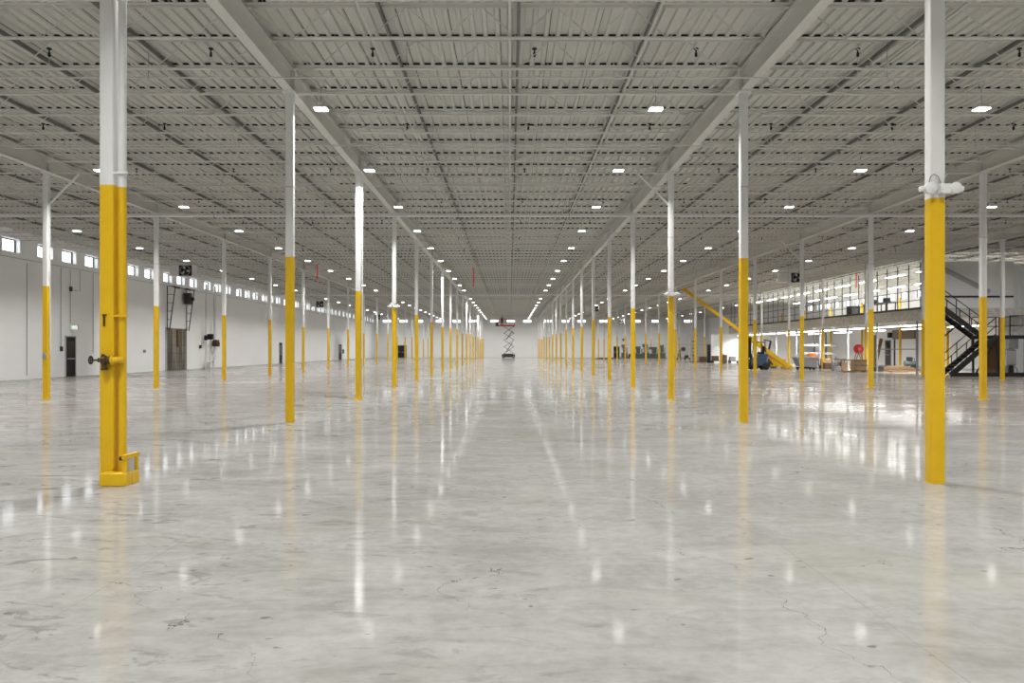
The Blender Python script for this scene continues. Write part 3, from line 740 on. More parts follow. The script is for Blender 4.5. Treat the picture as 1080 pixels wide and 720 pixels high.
# ------------------------------------------------------------------ people
def person(loc, rz, pose, label, group=None):
    r = thing('person', label, 'person', loc, group); r.rotation_euler = (0,0,rz)
    J = {}; E = []; R = {}
    def v(n, p, rad, parent=None):
        J[n] = p; R[n] = rad
        if parent: E.append((parent, n))
    v('pelvis',(0,0,.93),.125); v('waist',(0,0,1.08),.115,'pelvis'); v('chest',(0,-.0,1.30),.135,'waist'); v('neckb',(0,.01,1.44),.065,'chest')
    v('neck',(0,-.0,1.50),.052,'neckb'); v('jaw',(0,-.02,1.565),.066,'neck'); v('face',(0,-.012,1.635),.083,'jaw'); v('skull',(0,.005,1.70),.074,'face'); v('nose',(0,-.118,1.615),.012,'face')
    v('earl',(-.088,.01,1.625),.014,'face'); v('earr',(.088,.01,1.625),.014,'face')
    for s, q in ((-1,'l'),(1,'r')):
        P_ = pose[q]
        v('sh'+q,(s*.17,.0,1.40),.062,'chest'); v('el'+q,P_['el'],.043,'sh'+q); v('wr'+q,P_['wr'],.030,'el'+q)
        w_, e_ = Vector(P_['wr']), Vector(P_['el']); d = (w_-e_).normalized()
        side = d.cross(Vector((0,1,.15))).normalized(); nrm = side.cross(d)
        pm = w_ + d*.075; v('pm'+q, tuple(pm), .033, 'wr'+q)
        for k, (off, ln) in enumerate(((-.030,.062),(-.010,.076),(.010,.072),(.029,.055))):
            b0 = pm + side*off + d*.022; b1 = b0 + d*ln*.5 - nrm*.010; b2 = b1 + d*ln*.42 - nrm*.028
            v('f%d'%k+q, tuple(b0), .010, 'pm'+q); v('g%d'%k+q, tuple(b1), .009, 'f%d'%k+q); v('h%d'%k+q, tuple(b2), .008, 'g%d'%k+q)
        t0 = w_ + d*.035 - side*.036; t1 = t0 - side*.022 + d*.03 - nrm*.01; t2 = t1 + d*.03 - nrm*.012
        v('t0'+q, tuple(t0), .012, 'wr'+q); v('t1'+q, tuple(t1), .010, 't0'+q); v('t2'+q, tuple(t2), .009, 't1'+q)
        v('hip'+q,(s*.095,0,.88),.098,'pelvis'); v('kn'+q,P_['kn'],.060,'hip'+q); v('an'+q,P_['an'],.040,'kn'+q)
        a = Vector(P_['an']); v('hl'+q, tuple(a+Vector((0,.03,-.055))), .034, 'an'+q); v('to'+q, tuple(a+Vector((s*.02,-.16,-.063))), .030, 'an'+q)
    body = list(J)
    v('hem',(0,.0,.80),.135,'pelvis'); v('belt',(0,0,1.12),.11,'pelvis')
    for q in 'lr':
        a = Vector(pose[q]['an']); k = Vector(pose[q]['kn']); u = (k-a).normalized(); t = Vector(J['to'+q]); h = Vector(J['hl'+q])
        v('cuf'+q, tuple(a+u*.14), .045, 'an'+q); v('low'+q, tuple(a-u*.05), .050, 'an'+q); v('tip'+q, tuple(t+Vector((0,-.055,0))), .028, 'to'+q); v('back'+q, tuple(h+Vector((0,.03,-.003))), .03, 'hl'+q)
    def skin(name, keep, grow, mat, root):
        idx = {n: i for i, n in enumerate(keep)}
        me = bpy.data.meshes.new(name); me.from_pydata([J[n] for n in keep], [(idx[a], idx[b]) for a, b in E if a in idx and b in idx], [])
        o = bpy.data.objects.new(name, me); COL.objects.link(o); o.parent = r
        sk = o.modifiers.new('skin', 'SKIN'); sk.use_smooth_shade = True
        o.modifiers.new('smooth', 'SUBSURF').levels = 1; o.modifiers['smooth'].render_levels = 1
        for n, i in idx.items():
            d = me.skin_vertices[0].data[i]; d.radius = (R[n]*grow[0]+grow[1],)*2; d.use_root = n == root
        me.materials.append(M[mat]); return o
    skin('body', body, (1,0), 'skin', 'pelvis')
    skin('jacket', ['waist','chest','neckb','shl','shr','ell','elr','wrl','wrr','pelvis','hem'], (1.0,.022), 'hivis', 'chest')
    skin('trousers', ['pelvis','belt','hipl','hipr','knl','knr','anl','anr','lowl','lowr'], (1.0,.018), 'cloth', 'pelvis')
    for q in 'lr': skin('boot', ['an'+q,'hl'+q,'to'+q,'cuf'+q,'tip'+q,'back'+q], (1.05,.014), 'rubber', 'an'+q)
    MB().lathe((0,.0,1.665),[(.104,-.01),(.112,.03),(.098,.085),(.06,.115),(0,.125)],16).prism([(-.08,-.09),(.08,-.09),(.055,-.17),(-.055,-.17)],1.66,1.672,'Z').build('cap', 'cloth', r, (0,0,0))
    MB().lathe((-.032,-.086,1.638),[(0,-.012),(.010,-.006),(.010,.006),(0,.012)],8,'Y').lathe((.032,-.086,1.638),[(0,-.012),(.010,-.006),(.010,.006),(0,.012)],8,'Y').build('eyes', 'black', r, (0,0,0))
    MB().bbox(-.022,.022,-.086,-.06,1.572,1.580,.003).build('mouth', 'carton', r, (0,0,0))
    return r

# ------------------------------------------------------------------ scissor lift at the far end
LD = 139.62
def scissor_lift():
    x0, x1 = -1.05, .68; zc, zp = .78, 5.46; y0, y1 = LD-.45, LD+.45
    r = thing('scissor_lift', 'raised scissor lift with red platform at the far end of the aisle', 'lift', (-.2, LD, 0))
    MB().bbox(-1.45,.85,y0-.03,y1+.03,.12,.62,.05).bbox(-1.2,.5,y0,y1,.60,.74,.03).build('chassis', 'darkmetal', r)
    for xx in (-1.15,.55):
        for yy in (y0-.12,y1+.12):
            w_ = MB().lathe((xx,yy,.27),[(0,-.09),(.20,-.09),(.27,-.06),(.27,.06),(.20,.09),(0,.09)],18,'Y').build('wheel', 'rubber', r)
            MB().lathe((xx,yy,.27),[(0,-.105),(.10,-.10),(.10,.10),(0,.105)],12,'Y').build('hub', 'grey', w_)
    h = (zp-zc)/4
    for yy in (y0+.05, y1-.05):
        for k in range(4):
            za, zb = zc+h*k, zc+h*(k+1)
            MB().bar((x0,yy-.03,za),(x1,yy-.03,zb),.06,.22,(0,1,0)).build('scissor_arm', 'black', r)
            MB().bar((x1,yy+.03,za),(x0,yy+.03,zb),.06,.22,(0,1,0)).build('scissor_arm', 'black', r)
    for k in range(5):
        for xx in (x0,x1): MB().tube((xx,y0,zc+h*k),(xx,y1,zc+h*k),.05,8).build('cross_pin', 'darkmetal', r)
    MB().tube((x0+.4,LD,zc+.3),(x1-.3,LD,zc+h*1.6),.06,8).tube((x0+.4,LD,zc+2*h+.1),(x1-.3,LD,zc+h*3.3),.06,8).build('lift_cylinder', 'darkmetal', r)
    MB().bbox(-1.55,.80,y0-.05,y1+.05,zp+.02,zp+.22,.02).build('platform', 'red', r)
    o = MB().bbox(-2.55,-1.55,y0,y1,zp+.06,zp+.20,.02).build('extension_deck', 'darkmetal', r)
    zt = zp+.20
    for xx in (-2.5,-1.6,-.8,0,.75):
        for yy in (y0,y1): MB().bar((xx,yy,zt),(xx,yy,zt+1.05),.04,.04,(0,1,0)).build('rail_post', 'red', r)
    for z in (zt+.55, zt+1.05):
        MB().bar((-2.52,y0,z),(.77,y0,z),.035,.035).bar((-2.52,y1,z),(.77,y1,z),.035,.035).bar((-2.5,y0,z),(-2.5,y1,z),.035,.035).bar((.75,y0,z),(.75,y1,z),.035,.035).build('guard_rail', 'red', r)
    MB().bbox(-2.45,-2.05,y0+.05,y0+.35,zt,zt+.55,.03).build('control_box', 'darkmetal', r)
    return zt
zt = scissor_lift()
person((-1.40, LD-.05, zt), .25, {'l':{'el':(-.34,-.10,1.24),'wr':(-.36,-.32,1.38),'kn':(-.10,-.03,.50),'an':(-.11,.0,.10)}, 'r':{'el':(.30,-.16,1.22),'wr':(.22,-.40,1.30),'kn':(.11,-.02,.50),'an':(.12,.01,.10)}}, 'person in dark work clothes standing on the red lift platform, hands raised')
person((PX(716.5,118), 118, 0), math.radians(-60), {'l':{'el':(-.23,.10,1.14),'wr':(-.22,-.02,.92),'kn':(-.10,-.20,.52),'an':(-.10,-.22,.10)}, 'r':{'el':(.23,-.12,1.14),'wr':(.21,-.30,.98),'kn':(.10,.05,.50),'an':(.10,.28,.13)}}, 'person in dark clothes walking past machines on the far right')

# ------------------------------------------------------------------ mezzanine
MX, MY0, MY1, MZ0, MZ1 = 25.0, 48.2, 92.0, 3.22, 4.0
r = thing('mezzanine', 'long grey mezzanine with tall guard posts along the right wall', 'mezzanine', (30.5, 70, 0))
fl = MB().box(MX+.1,33.8,MY0,MY1,MZ0+.25,MZ1).box(34.2,XR-.01,MY0,MY1,MZ0+.25,MZ1)
edges = [MY0] + sum([[dep(n)-.2, dep(n)+.2] for n in range(7,11)], []) + [MY1]
for a, b_ in zip(edges[0::2], edges[1::2]): fl.box(33.8,34.2,a,b_,MZ0+.25,MZ1)
fl.build('deck_slab', 'concrete', r)
MB().box(MX-.02,MX+.02,MY0,MY1,MZ0+.1,MZ1-.1).box(MX-.10,MX+.12,MY0,MY1,MZ0+.07,MZ0+.1).box(MX-.10,MX+.12,MY0,MY1,MZ1-.1,MZ1-.07).build('edge_beam', 'concrete', r)
MB().box(MX-.06,MX-.02,MY0,MY1,MZ1-.03,MZ1+.10).build('toe_board', 'darkmetal', r)
k = 0; yy = MY0+.9
while yy < MY1:
    MB().box(MX-.02,MX+.03,yy-.025,yy+.025,MZ1+.0,JB-.05).build('guard_post', 'darkmetal', r); yy += 1.45
for z in (MZ1+.55, MZ1+1.15): MB().box(MX+.031,MX+.06,MY0,MY1,z-.02,z+.02).build('guard_rail', 'darkmetal', r)
MB().box(MX-.03,MX+.04,MY0,MY1,JB-.06,JB-.02).build('top_channel', 'lgrey', r)
yy = MY0+.4
for q in range(9):
    yy = MY0+1.3+q*5.4
    MB().box(MX-.045,MX+.045,yy-.045,yy+.045,0,MZ0+.07).build('support_post', 'grey', r) if q < 2 else MB().box(MX+.2,MX+.33,yy-.065,yy+.065,0,MZ0+.25).build('support_post', 'lgrey', r)
# strip lights over and under the mezzanine
TUBE_W = 190
def tube_light(x, ya, yb, z, label, hung):
    t = thing('strip_light', label, 'strip light', (x,(ya+yb)/2,z), 'mezzanine strip lights')
    MB().prism([(x-.09,z+.02),(x-.05,z+.09),(x+.05,z+.09),(x+.09,z+.02)],ya,yb).build('housing', 'white', t)
    MB().box(x-.085,x+.085,ya+.02,yb-.02,z-.03,z+.019).build('tube_lens', 'tube', t)
    al = bpy.data.lights.new('tube_beam', 'AREA'); al.shape = 'RECTANGLE'; al.size = .12; al.size_y = yb-ya-.1; al.energy = TUBE_W; al.spread = math.radians(150)
    ao = bpy.data.objects.new('tube_beam', al); COL.objects.link(ao); ao.location = (0,0,-.035); ao.parent = t
    if hung:
        for yq in (ya+.3, yb-.3): MB().tube((x,yq,z+.09),(x,yq,JT),.006,5).build('hanger_rod', 'grey', t)
    else:
        MB().box(x-.03,x+.03,ya+.3,yb-.3,z+.09,MZ0+.25).build('mount_rail', 'white', t)
i = 0
for q in range(9):
    ya = 51.5+q*4.5
    tube_light(27.4, ya, ya+2.7, 6.70, '%s strip light over the mezzanine floor, row nearest its edge' % ordinal(q+1), True)
    tube_light(31.8, ya, ya+2.7, 6.60, '%s strip light over the mezzanine floor, row nearest the right wall' % ordinal(q+1), True)
for q in range(11):
    ya = 49.4+q*3.85
    tube_light(25.9, ya, ya+3.5, 3.06, '%s bright strip light under the mezzanine edge' % ordinal(q+1), False)
for q in range(6):
    ya = 52.4+q*6.5
    tube_light(30.4, ya, ya+3.5, 3.06, '%s strip light deep under the mezzanine' % ordinal(q+1), False)
# partitions
pt = MB().box(25.3,30.4,48.6,48.75,MZ1,6.83).box(30.4,XR-.01,50.0,50.15,0,6.83)
for q in range(15): pt.box(30.9+q*.34,30.98+q*.34,49.95,49.999,0,6.83)
pt.top('wall_partition', 'wallwhite', 'white ribbed partition wall behind the black stair', 'wall', kind='structure')
MB().box(23.0,XR-.01,MY1+.1,MY1+.25,0,MZ0).top('wall_mezzanine_end', 'wallwhite', 'white partition closing the far end under the mezzanine', 'wall', kind='structure')
MB().bar((25.7,48.55,6.55),(28.9,48.55,4.95),.06,.22,(0,0,1)).bar((25.7,48.5,6.66),(28.9,48.5,5.06),.16,.05,(0,0,1)).top('diagonal_brace', 'lgrey', 'grey diagonal brace across the white partition above the stair', 'brace')
MB().bar((25.3,48.52,4.70),(30.3,48.52,4.70),.05,.10).top('wall_rail', 'darkmetal', 'dark horizontal rail across the white partition above the stair', 'rail')
for q, x in enumerate((31.1,31.9,32.5)):
    MB().tube((x,49.8,0),(x,49.8,6.8),.05+.02*(q == 1),10).top('wall_pipe', 'white', '%s vertical white pipe from the left on the ribbed partition' % ordinal(q+1), 'pipe')

# ------------------------------------------------------------------ black switchback stair
r = thing('steel_stair', 'black steel switchback stair with landing at the mezzanine end', 'stair', (27.2, 46.6, 0))
LZ = 2.32; lx0, lx1 = 27.35, 29.0
ya0, ya1, yb0, yb1 = 45.3, 46.3, 46.7, 47.7   # front (lower) flight, rear (upper) flight
def flight(xa, za, xb, zb, y0, y1, n):
    for yy in (y0, y1): MB().bar((xa,yy,za-.06),(xb,yy,zb-.06),.05,.30,(0,0,1)).build('stringer', 'black', r)
    for k in range(n):
        t = (k+.5)/n; x = xa+(xb-xa)*t; z = za+(zb-za)*t
        MB().box(x-.135,x+.135,y0+.03,y1-.03,z-.02,z+.02).build('tread', 'darkmetal', r)
    for yy in (y0, y1):
        for h in (.55, 1.02): MB().bar((xa,yy,za+h),(xb,yy,zb+h),.04,.04,(0,0,1)).build('handrail', 'black', r)
        for t in (.02,.35,.68,.98):
            x = xa+(xb-xa)*t; z = za+(zb-za)*t; MB().bar((x,yy,z),(x,yy,z+1.02),.04,.04,(0,1,0)).build('rail_post', 'black', r)
flight(24.75, .12, lx0, LZ, ya0, ya1, 11)
flight(25.05, MZ1, lx0, LZ, yb0, yb1, 9)
MB().box(lx0,lx1,ya0-.03,yb1+.03,LZ-.20,LZ).build('landing', 'black', r)
for xx, yy in ((lx0+.05,ya0),(lx1-.05,ya0),(lx1-.05,yb1),(lx0+.05,yb1)): MB().box(xx-.05,xx+.05,yy-.05,yy+.05,0,LZ-.2).build('landing_leg', 'black', r)
for yy in (ya0, yb1):
    for xx in (lx0+.75, lx1-.05): MB().box(xx-.025,xx+.025,yy-.025,yy+.025,LZ,LZ+1.12).build('rail_post', 'black', r)
    for h in (.55,1.10): MB().box(lx0+.75 if yy == ya0 else lx0,lx1,yy-.022,yy+.022,LZ+h-.02,LZ+h+.02).build('handrail', 'black', r)
for h in (.55,1.10): MB().box(lx1-.07,lx1-.03,ya0,yb1,LZ+h-.02,LZ+h+.02).build('handrail', 'black', r)
MB().box(24.7,30.6,ya0-.12,ya0-.06,0,.22).build('base_beam', 'black', r)
MB().bar((25.05,yb0,2.2),(26.0,yb0,3.0),.06,.08,(0,0,1)).bar((26.4,ya0+.5,.05),(27.3,ya0+.5,1.6),.06,.08,(0,0,1)).build('knee_brace', 'black', r)
MB().box(24.95,25.08,yb0-.2,yb0-.05,2.0,7.0).build('newel_post', 'black', r)
MB().box(27.42,28.1,46.45,46.49,.04,2.08).top('plywood_sheet', 'ply', 'dark brown plywood sheet standing under the stair landing', 'plywood')
e = thing('electrical_cabinet', 'grey electrical cabinet with stepped conduits behind the stair landing', 'cabinet', (30.45, 49.0, 0))
MB().bbox(30.10,30.65,48.8,49.15,.55,1.5,.02).bbox(30.20,30.80,48.8,49.15,1.55,2.15,.02).build('body', 'grey', e)
MB().box(30.14,30.60,48.78,48.799,.62,1.43).build('door', 'lgrey', e)
MB().bar((30.40,48.95,0),(30.40,48.95,.56),.3,.1,(0,1,0)).build('stand', 'darkmetal', e)
MB().path([(30.50,48.9,.6),(30.75,48.9,.35),(30.80,48.9,.02)],.05,8).build('conduit_run', 'lgrey', e)
MB().path([(30.50,48.95,2.1),(30.50,48.95,2.6),(31.10,48.95,2.9),(31.10,48.95,3.8)],.04,8).build('conduit_run', 'lgrey', e)

# ------------------------------------------------------------------ things standing at the far right
d = 64.0
r = thing('yellow_boom', 'long yellow steel boom slanting up from the floor toward the roof', 'boom', P(832,388.2,d))
r.location.z = 0
a, b_ = P(831,386.5,d), P(722,305.5,d); a.z = .17; mid_ = a.lerp(b_, .48)
MB().bar(a, mid_, .30, .30, (0,1,0)).build('outer_section', 'yellow', r)
MB().bar(a.lerp(b_,.46), b_, .24, .24, (0,1,0)).build('inner_section', 'yellow', r)
MB().bbox(a.x-.35,a.x+.3,d-.35,d+.35,.0,.30,.04).build('foot_block', 'yellow', r)
MB().bar(a.lerp(b_,.25)+Vector((0,.2,-.35)), a.lerp(b_,.03)+Vector((-.9,.2,-.05)), .12, .12, (0,1,0)).build('ram', 'darkmetal', r)
MB().tube(b_+Vector((0,-.16,0)), b_+Vector((0,.16,0)), .16, 12).build('tip_sheave', 'yellow', r)
t = thing('yellow_crate', 'dull yellow steel crate at the foot of the slanting yellow boom', 'crate', (PX(823,65.5), 65.5, 0))
x = PX(823,65.5); y = 65.5
MB().bbox(x-.62,x+.42,y-.1,y+.6,.10,.66,.03).build('body', 'yellow', t)
MB().box(x-.66,x+.46,y-.14,y+.64,.66,.72).build('rim', 'yellow', t)
for xx in (x-.5,x+.3): MB().box(xx-.08,xx+.08,y-.08,y+.58,0,.10).build('skid', 'darkmetal', t)
# forklift
x, y = PX(800,60.5), 60.5
t = thing('forklift', 'black and blue forklift truck behind the slanting yellow boom', 'forklift', (x, y, 0))
MB().bbox(x-.55,x+.55,y-.5,y+.5,.30,.95,.08).bbox(x-.1,x+.62,y-.48,y+.48,.90,1.18,.08).build('body', 'blue', t)
for xx in (x-.42,x+.40):
    for yy in (y-.50,y+.50): MB().lathe((xx,yy,.27),[(0,-.09),(.2,-.09),(.27,-.05),(.27,.05),(.2,.09),(0,.09)],16,'Y').build('wheel', 'rubber', t)
for yy in (y-.25,y+.25): MB().bar((x-.72,yy,.08),(x-.66,yy,2.45),.10,.12,(0,1,0)).build('mast_rail', 'black', t)
MB().prism([(x-.80,.9),(x-.58,.9),(x-.62,1.5),(x-.76,2.4)],y-.3,y+.3).build('carriage', 'black', t)
for yy in (y-.2,y+.2): MB().box(x-1.5,x-.72,yy-.05,yy+.05,.06,.11).build('fork', 'darkmetal', t)
for xx, zz in ((x-.35,2.05),(x+.45,2.05)):
    for yy in (y-.42,y+.42): MB().bar((xx,yy,.95),(xx*.75+x*.25,yy,zz),.05,.05,(0,1,0)).build('guard_post', 'black', t)
MB().bbox(x-.36,x+.42,y-.46,y+.46,2.03,2.09,.02).build('overhead_guard', 'black', t)
MB().bbox(x-.05,x+.40,y-.25,y+.25,1.18,1.32,.04).bbox(x+.28,x+.42,y-.25,y+.25,1.30,1.75,.04).build('operator_seat', 'black', t)
# second dark machine with an orange arm
x, y = PX(811,66.5), 66.5
t = thing('welding_rig', 'dark wheeled machine with a black upright arm right of the forklift', 'machine', (x, y, 0))
MB().bbox(x-.55,x+.55,y-.4,y+.4,.22,.75,.05).build('body', 'darkmetal', t)
MB().bar((x-.2,y,.7),(x+.15,y,2.2),.12,.12,(0,1,0)).bar((x+.15,y,2.2),(x-.45,y,2.3),.09,.09,(0,1,0)).build('arm', 'black', t)
MB().bbox(x+.05,x+.4,y-.3,y+.3,.75,1.15,.03).build('hood', 'orange', t)
for xx in (x-.38,x+.38): MB().tube((xx,y-.45,.2),(xx,y+.45,.2),.2,14).build('wheel', 'rubber', t)
# tipping hopper
x, y = PX(849,59.5), 59.5
t = thing('tipping_hopper', 'grey sloping steel hopper bin behind the tall yellow column', 'bin', (x, y, 0))
MB().prism([(x-.80,.92),(x-.45,.26),(x+.62,.18),(x+.80,.92),(x+.76,.92),(x+.58,.23),(x-.43,.30),(x-.75,.92)],y-.5,y+.5).prism([(x-.78,.90),(x-.44,.28),(x+.60,.20),(x+.78,.90)],y-.52,y-.49).prism([(x-.78,.90),(x-.44,.28),(x+.60,.20),(x+.78,.90)],y+.49,y+.52).build('tub', 'grey', t)
MB().bar((x-.84,y-.53,.93),(x+.84,y-.53,.93),.05,.06).bar((x-.84,y+.53,.93),(x+.84,y+.53,.93),.05,.06).build('rim', 'lgrey', t)
MB().box(x-.55,x+.65,y-.42,y-.30,.10,.22).box(x-.55,x+.65,y+.30,y+.42,.10,.22).build('base_frame', 'darkmetal', t)
for xx in (x-.42,x+.5):
    for yy in (y-.36,y+.36): MB().tube((xx,yy-.03,.065),(xx,yy+.03,.065),.065,12).build('caster', 'rubber', t)
# orange toolbox on a trestle
x, y = PX(856,64), 64.0
t = thing('trestle_table', 'low dark trestle table with orange toolbox behind the grey hopper', 'table', (x,y,0))
MB().box(x-.6,x+.6,y-.35,y+.35,.80,.84).build('tabletop', 'lgrey', t)
for sx in (-.5,.5):
    for sy in (-.28,.28): MB().bar((x+sx,y+sy,0),(x+sx*.85,y+sy,.80),.05,.05,(0,1,0)).build('leg', 'darkmetal', t)
u = thing('toolbox', 'orange toolbox with a carry handle on the trestle table', 'toolbox', (x,y,.84))
MB().bbox(x-.32,x+.32,y-.16,y+.16,.841,1.10,.02).build('body', 'orange', u); MB().prism([(x-.33,1.10),(x-.2,1.24),(x+.2,1.24),(x+.33,1.10)],y-.17,y+.17).build('lid', 'orange', u)
MB().path([(x-.13,y,1.24),(x-.11,y,1.33),(x+.11,y,1.33),(x+.13,y,1.24)],.018,6).build('handle', 'black', u)
# cantilever pipe racks
x0, x1, y = PX(851,66), PX(889,66), 68.0
t = thing('pipe_rack', 'open steel rack with long silver shelves under the mezzanine', 'rack', ((x0+x1)/2, y, 0))
for xx in (x0+.5,(x0+x1)/2,x1-.5): MB().box(xx-.05,xx+.05,y+.25,y+.35,0,2.9).build('upright', 'darkmetal', t)
for z in (.55,1.12,1.80):
    MB().box(x0,x1,y-.35,y+.24,z-.03,z+.03).build('shelf', 'lgrey', t)
for q, (z, mt) in enumerate(((.58,'grey'),(1.15,'lgrey'),(.58,'lgrey'),(1.83,'lgrey'))):
    MB().tube((x0-.2+.1*q,y-.2+.1*(q % 3),z+.051),(x1-.1*q,y-.2+.1*(q % 3),z+.051),.05,8).top('steel_tube', mt, ('grey tube on the lowest rack shelf','pale tube on the middle rack shelf','pale tube on the lowest rack shelf','pale tube on the top rack shelf')[q], 'tube', 'tubes on the rack')
# dark doors seen behind the rack
MB().box(XR-.08,XR-.002,79.0,80.6,0,2.9).top('roller_door', 'rollbrown', 'brown roller door in the right wall behind the steel rack', 'door')
r = thing('roller_shutter', 'half-raised brown roller shutter over a white door in the right wall', 'shutter', (XR, 73.2, 0))
MB().box(XR-.30,XR-.002,71.2,75.3,2.45,3.30).build('shutter_roll', 'rollbrown', r)
MB().box(XR-.12,XR-.002,71.1,71.3,0,3.3).box(XR-.12,XR-.002,75.2,75.4,0,3.3).build('jamb', 'darkmetal', r)
MB().box(XR-.05,XR-.002,71.3,75.2,0,2.45).build('door_panel', 'wallwhite', r)
MB().bbox(XR-.5,XR-.1,75.42,75.9,2.6,3.1,.05).build('operator_motor', 'black', r)
# brown crate with a red hose reel on a stand beside it
x, y = PX(905.5,54), 54.0
t = thing('timber_crate', 'brown timber crate beneath the red hose reel', 'crate', (x,y,0))
cb = MB().box(x-.40,x+.40,y-.3,y+.3,.08,.84); cb.build('box', 'carton', t)
for z in (.12,.45,.78): MB().box(x-.42,x+.42,y-.325,y-.301,z-.05,z+.05).build('batten', 'oldwood', t)
MB().box(x-.4,x-.3,y-.3,y+.3,0,.08).box(x+.3,x+.4,y-.3,y+.3,0,.08).build('skid', 'oldwood', t)
u = thing('hose_reel', 'red round hose reel standing on top of the brown crate', 'hose reel', (x,y,.84))
zc = 1.55
MB().lathe((x,y,zc),[(.10,-.13),(.29,-.12),(.30,-.09),(.14,-.08),(.14,.08),(.30,.09),(.29,.12),(.10,.13)],24,'Y').build('drum', 'red', u)
MB().lathe((x,y,zc),[(.0,-.15),(.10,-.15),(.11,-.13),(0,-.125)],16,'Y').build('hub', 'redflag', u)
MB().torus((x,y,zc),.20,.05,20,8,'Y').torus((x,y,zc),.22,.045,20,8,'Y').build('hose', 'black', u)
for s in (-1,1): MB().bar((x+s*.22,y+.15,.845),(x,y+.15,zc+.02),.05,.04,(0,1,0)).bar((x+s*.22,y-.15,.845),(x,y-.15,zc-.1),.05,.04,(0,1,0)).build('stand_leg', 'wood', u)
# planks
def planks(x0, x1, y, rows, seed, where, grp, name='plank', mats=('wood','oldwood','carton')):
    rnd = random.Random(seed); z = .0; i = 0; POS = ['lowest','second','third','fourth','topmost']
    for lay, cnt_ in enumerate(rows):
        for k in range(cnt_):
            yy = y+(k-(cnt_-1)/2)*.27; L = (x1-x0)*(1-.14*lay)*rnd.uniform(.86,1.0); xm = (x0+x1)/2+rnd.uniform(-.12,.12)
            mb = MB(Matrix.Translation((xm,yy,z)) @ Matrix.Rotation(rnd.uniform(-.012,.012),4,'Z')).bbox(-L/2,L/2,-.11,.11,.001,.07,.008)
            dep_ = 'only' if cnt_ == 1 else ('front' if k == 0 else 'rear' if k == cnt_-1 else 'middle' if cnt_ == 3 else ordinal(k+1)+' from front')
            mb.top(name, mats[(i+seed) % len(mats)], '%s %s, %s layer of the %s' % (dep_, 'board', POS[min(lay,4)], where), 'board', grp); i += 1
        z += .072
planks(25.3, 28.6, 56.0, (4,4,3,3,2), 3, 'timber pile behind the dark support posts', 'boards in the timber pile')
planks(PX(886,55), PX(915,55), 54.9, (2,), 5, 'low bundle beside the brown crate', 'boards by the brown crate')
lw = thing('leaning_boards', 'tall pale board leaning against the right wall', 'board', (35.6,78.4,0))
MB().bar((34.9,77.0,.03),(35.75,77.6,2.55),.30,.05,(0,1,0)).build('board_face', 'wood', lw)
# small green compressor behind the timber
x, y = PX(959.5,63), 63.0
t = thing('compressor', 'small dark compressor on the floor behind the timber pile', 'compressor', (x,y,0))
MB().tube((x-.40,y,.42),(x+.40,y,.42),.20,16).build('tank', 'green', t); MB().bbox(x-.22,x+.18,y-.16,y+.16,.60,.92,.04).build('motor', 'darkmetal', t)
MB().path([(x+.2,y,.75),(x+.34,y,.85),(x+.38,y,.6)],.03,8).build('air_pipe', 'bronze', t)
for xx in (x-.28,x+.28): MB().tube((xx,y-.2,.13),(xx,y+.2,.13),.13,14).build('wheel', 'rubber', t)
# barrier rail between the dark posts
MB().box(25.07,25.11,49.57,54.83,1.50,1.56).top('barrier_rail', 'grey', 'thin grey rail between the two dark support posts', 'rail')

def sawhorse(x, y, label):
    t = thing('sawhorse', label, 'sawhorse', (x,y,0), 'sawhorses')
    MB().box(x-.55,x+.55,y-.05,y+.05,.72,.80).build('beam', 'oldwood', t)
    for sx in (-.45,.45):
        for sy in (-.28,.28): MB().bar((x+sx*1.1,y+sy,0),(x+sx,y,.73),.05,.05,(0,1,0)).build('leg', 'darkmetal', t)
sawhorse(PX(894,57.5), 57.5, 'dark sawhorse just left of the brown crate')
sawhorse(PX(884,61), 61.0, 'dark sawhorse in front of the steel rack')
def cart(x, y, s, mat, label, name='hand_cart'):
    t = thing(name, label, 'cart', (x,y,0))
    MB().bbox(x-.6*s,x+.6*s,y-.35,y+.35,.22,.30,.02).build('deck', 'darkmetal', t)
    MB().bbox(x-.5*s,x+.15*s,y-.28,y+.28,.30,.30+.45*s,.04).build('load_box', mat, t)
    MB().path([(x+.56*s,y-.28,.28),(x+.66*s,y-.28,1.0),(x+.66*s,y+.28,1.0),(x+.56*s,y+.28,.28)],.025,6).build('handle', 'darkmetal', t)
    for sx in (-.45,.45):
        for sy in (-.28,.28): MB().tube((x+sx*s,y+sy-.03,.11),(x+sx*s,y+sy+.03,.11),.11,12).build('wheel', 'rubber', t)
cart(PX(774,88), 88, 1.0, 'grey', 'small cart with grey box before the white end partition')
cart(PX(756,89), 89, 1.1, 'oldwood', 'cart with a dark brown load at left of the white end partition')
cart(PX(666,134), 134, 1.0, 'darkmetal', 'small dark cart near the far wall machines')
cart(PX(725,116), 116, .8, 'darkmetal', 'low dark cart right of the walking person')
cart(PX(893,60), 63.5, 1.1, 'wood', 'cart with a wooden box left of the red hose reel')
MB().bbox(PX(748,90)-.18,PX(748,90)+.18,90,90.3,.0,2.05,.02).top('black_locker', 'black', 'tall narrow black locker at left end of the white partition', 'locker')
x, y = PX(732,97), 97.0
t = thing('storage_rack', 'tall narrow white rack of stacked purple-grey bins', 'rack', (x,y,0))
for sx in (-.3,.3):
    for sy in (-.3,.3): MB().box(x+sx-.03,x+sx+.03,y+sy-.03,y+sy+.03,0,3.3).build('upright', 'lgrey', t)
for k in range(7): MB().bbox(x-.26,x+.26,y-.32,y+.26,.25+.42*k,.53+.42*k,.03).build('bin', 'grey' if k % 2 else 'lgrey', t)
for k in range(7): MB().box(x-.3,x+.3,y-.3,y+.3,.21+.42*k,.248+.42*k).build('shelf', 'lgrey', t)
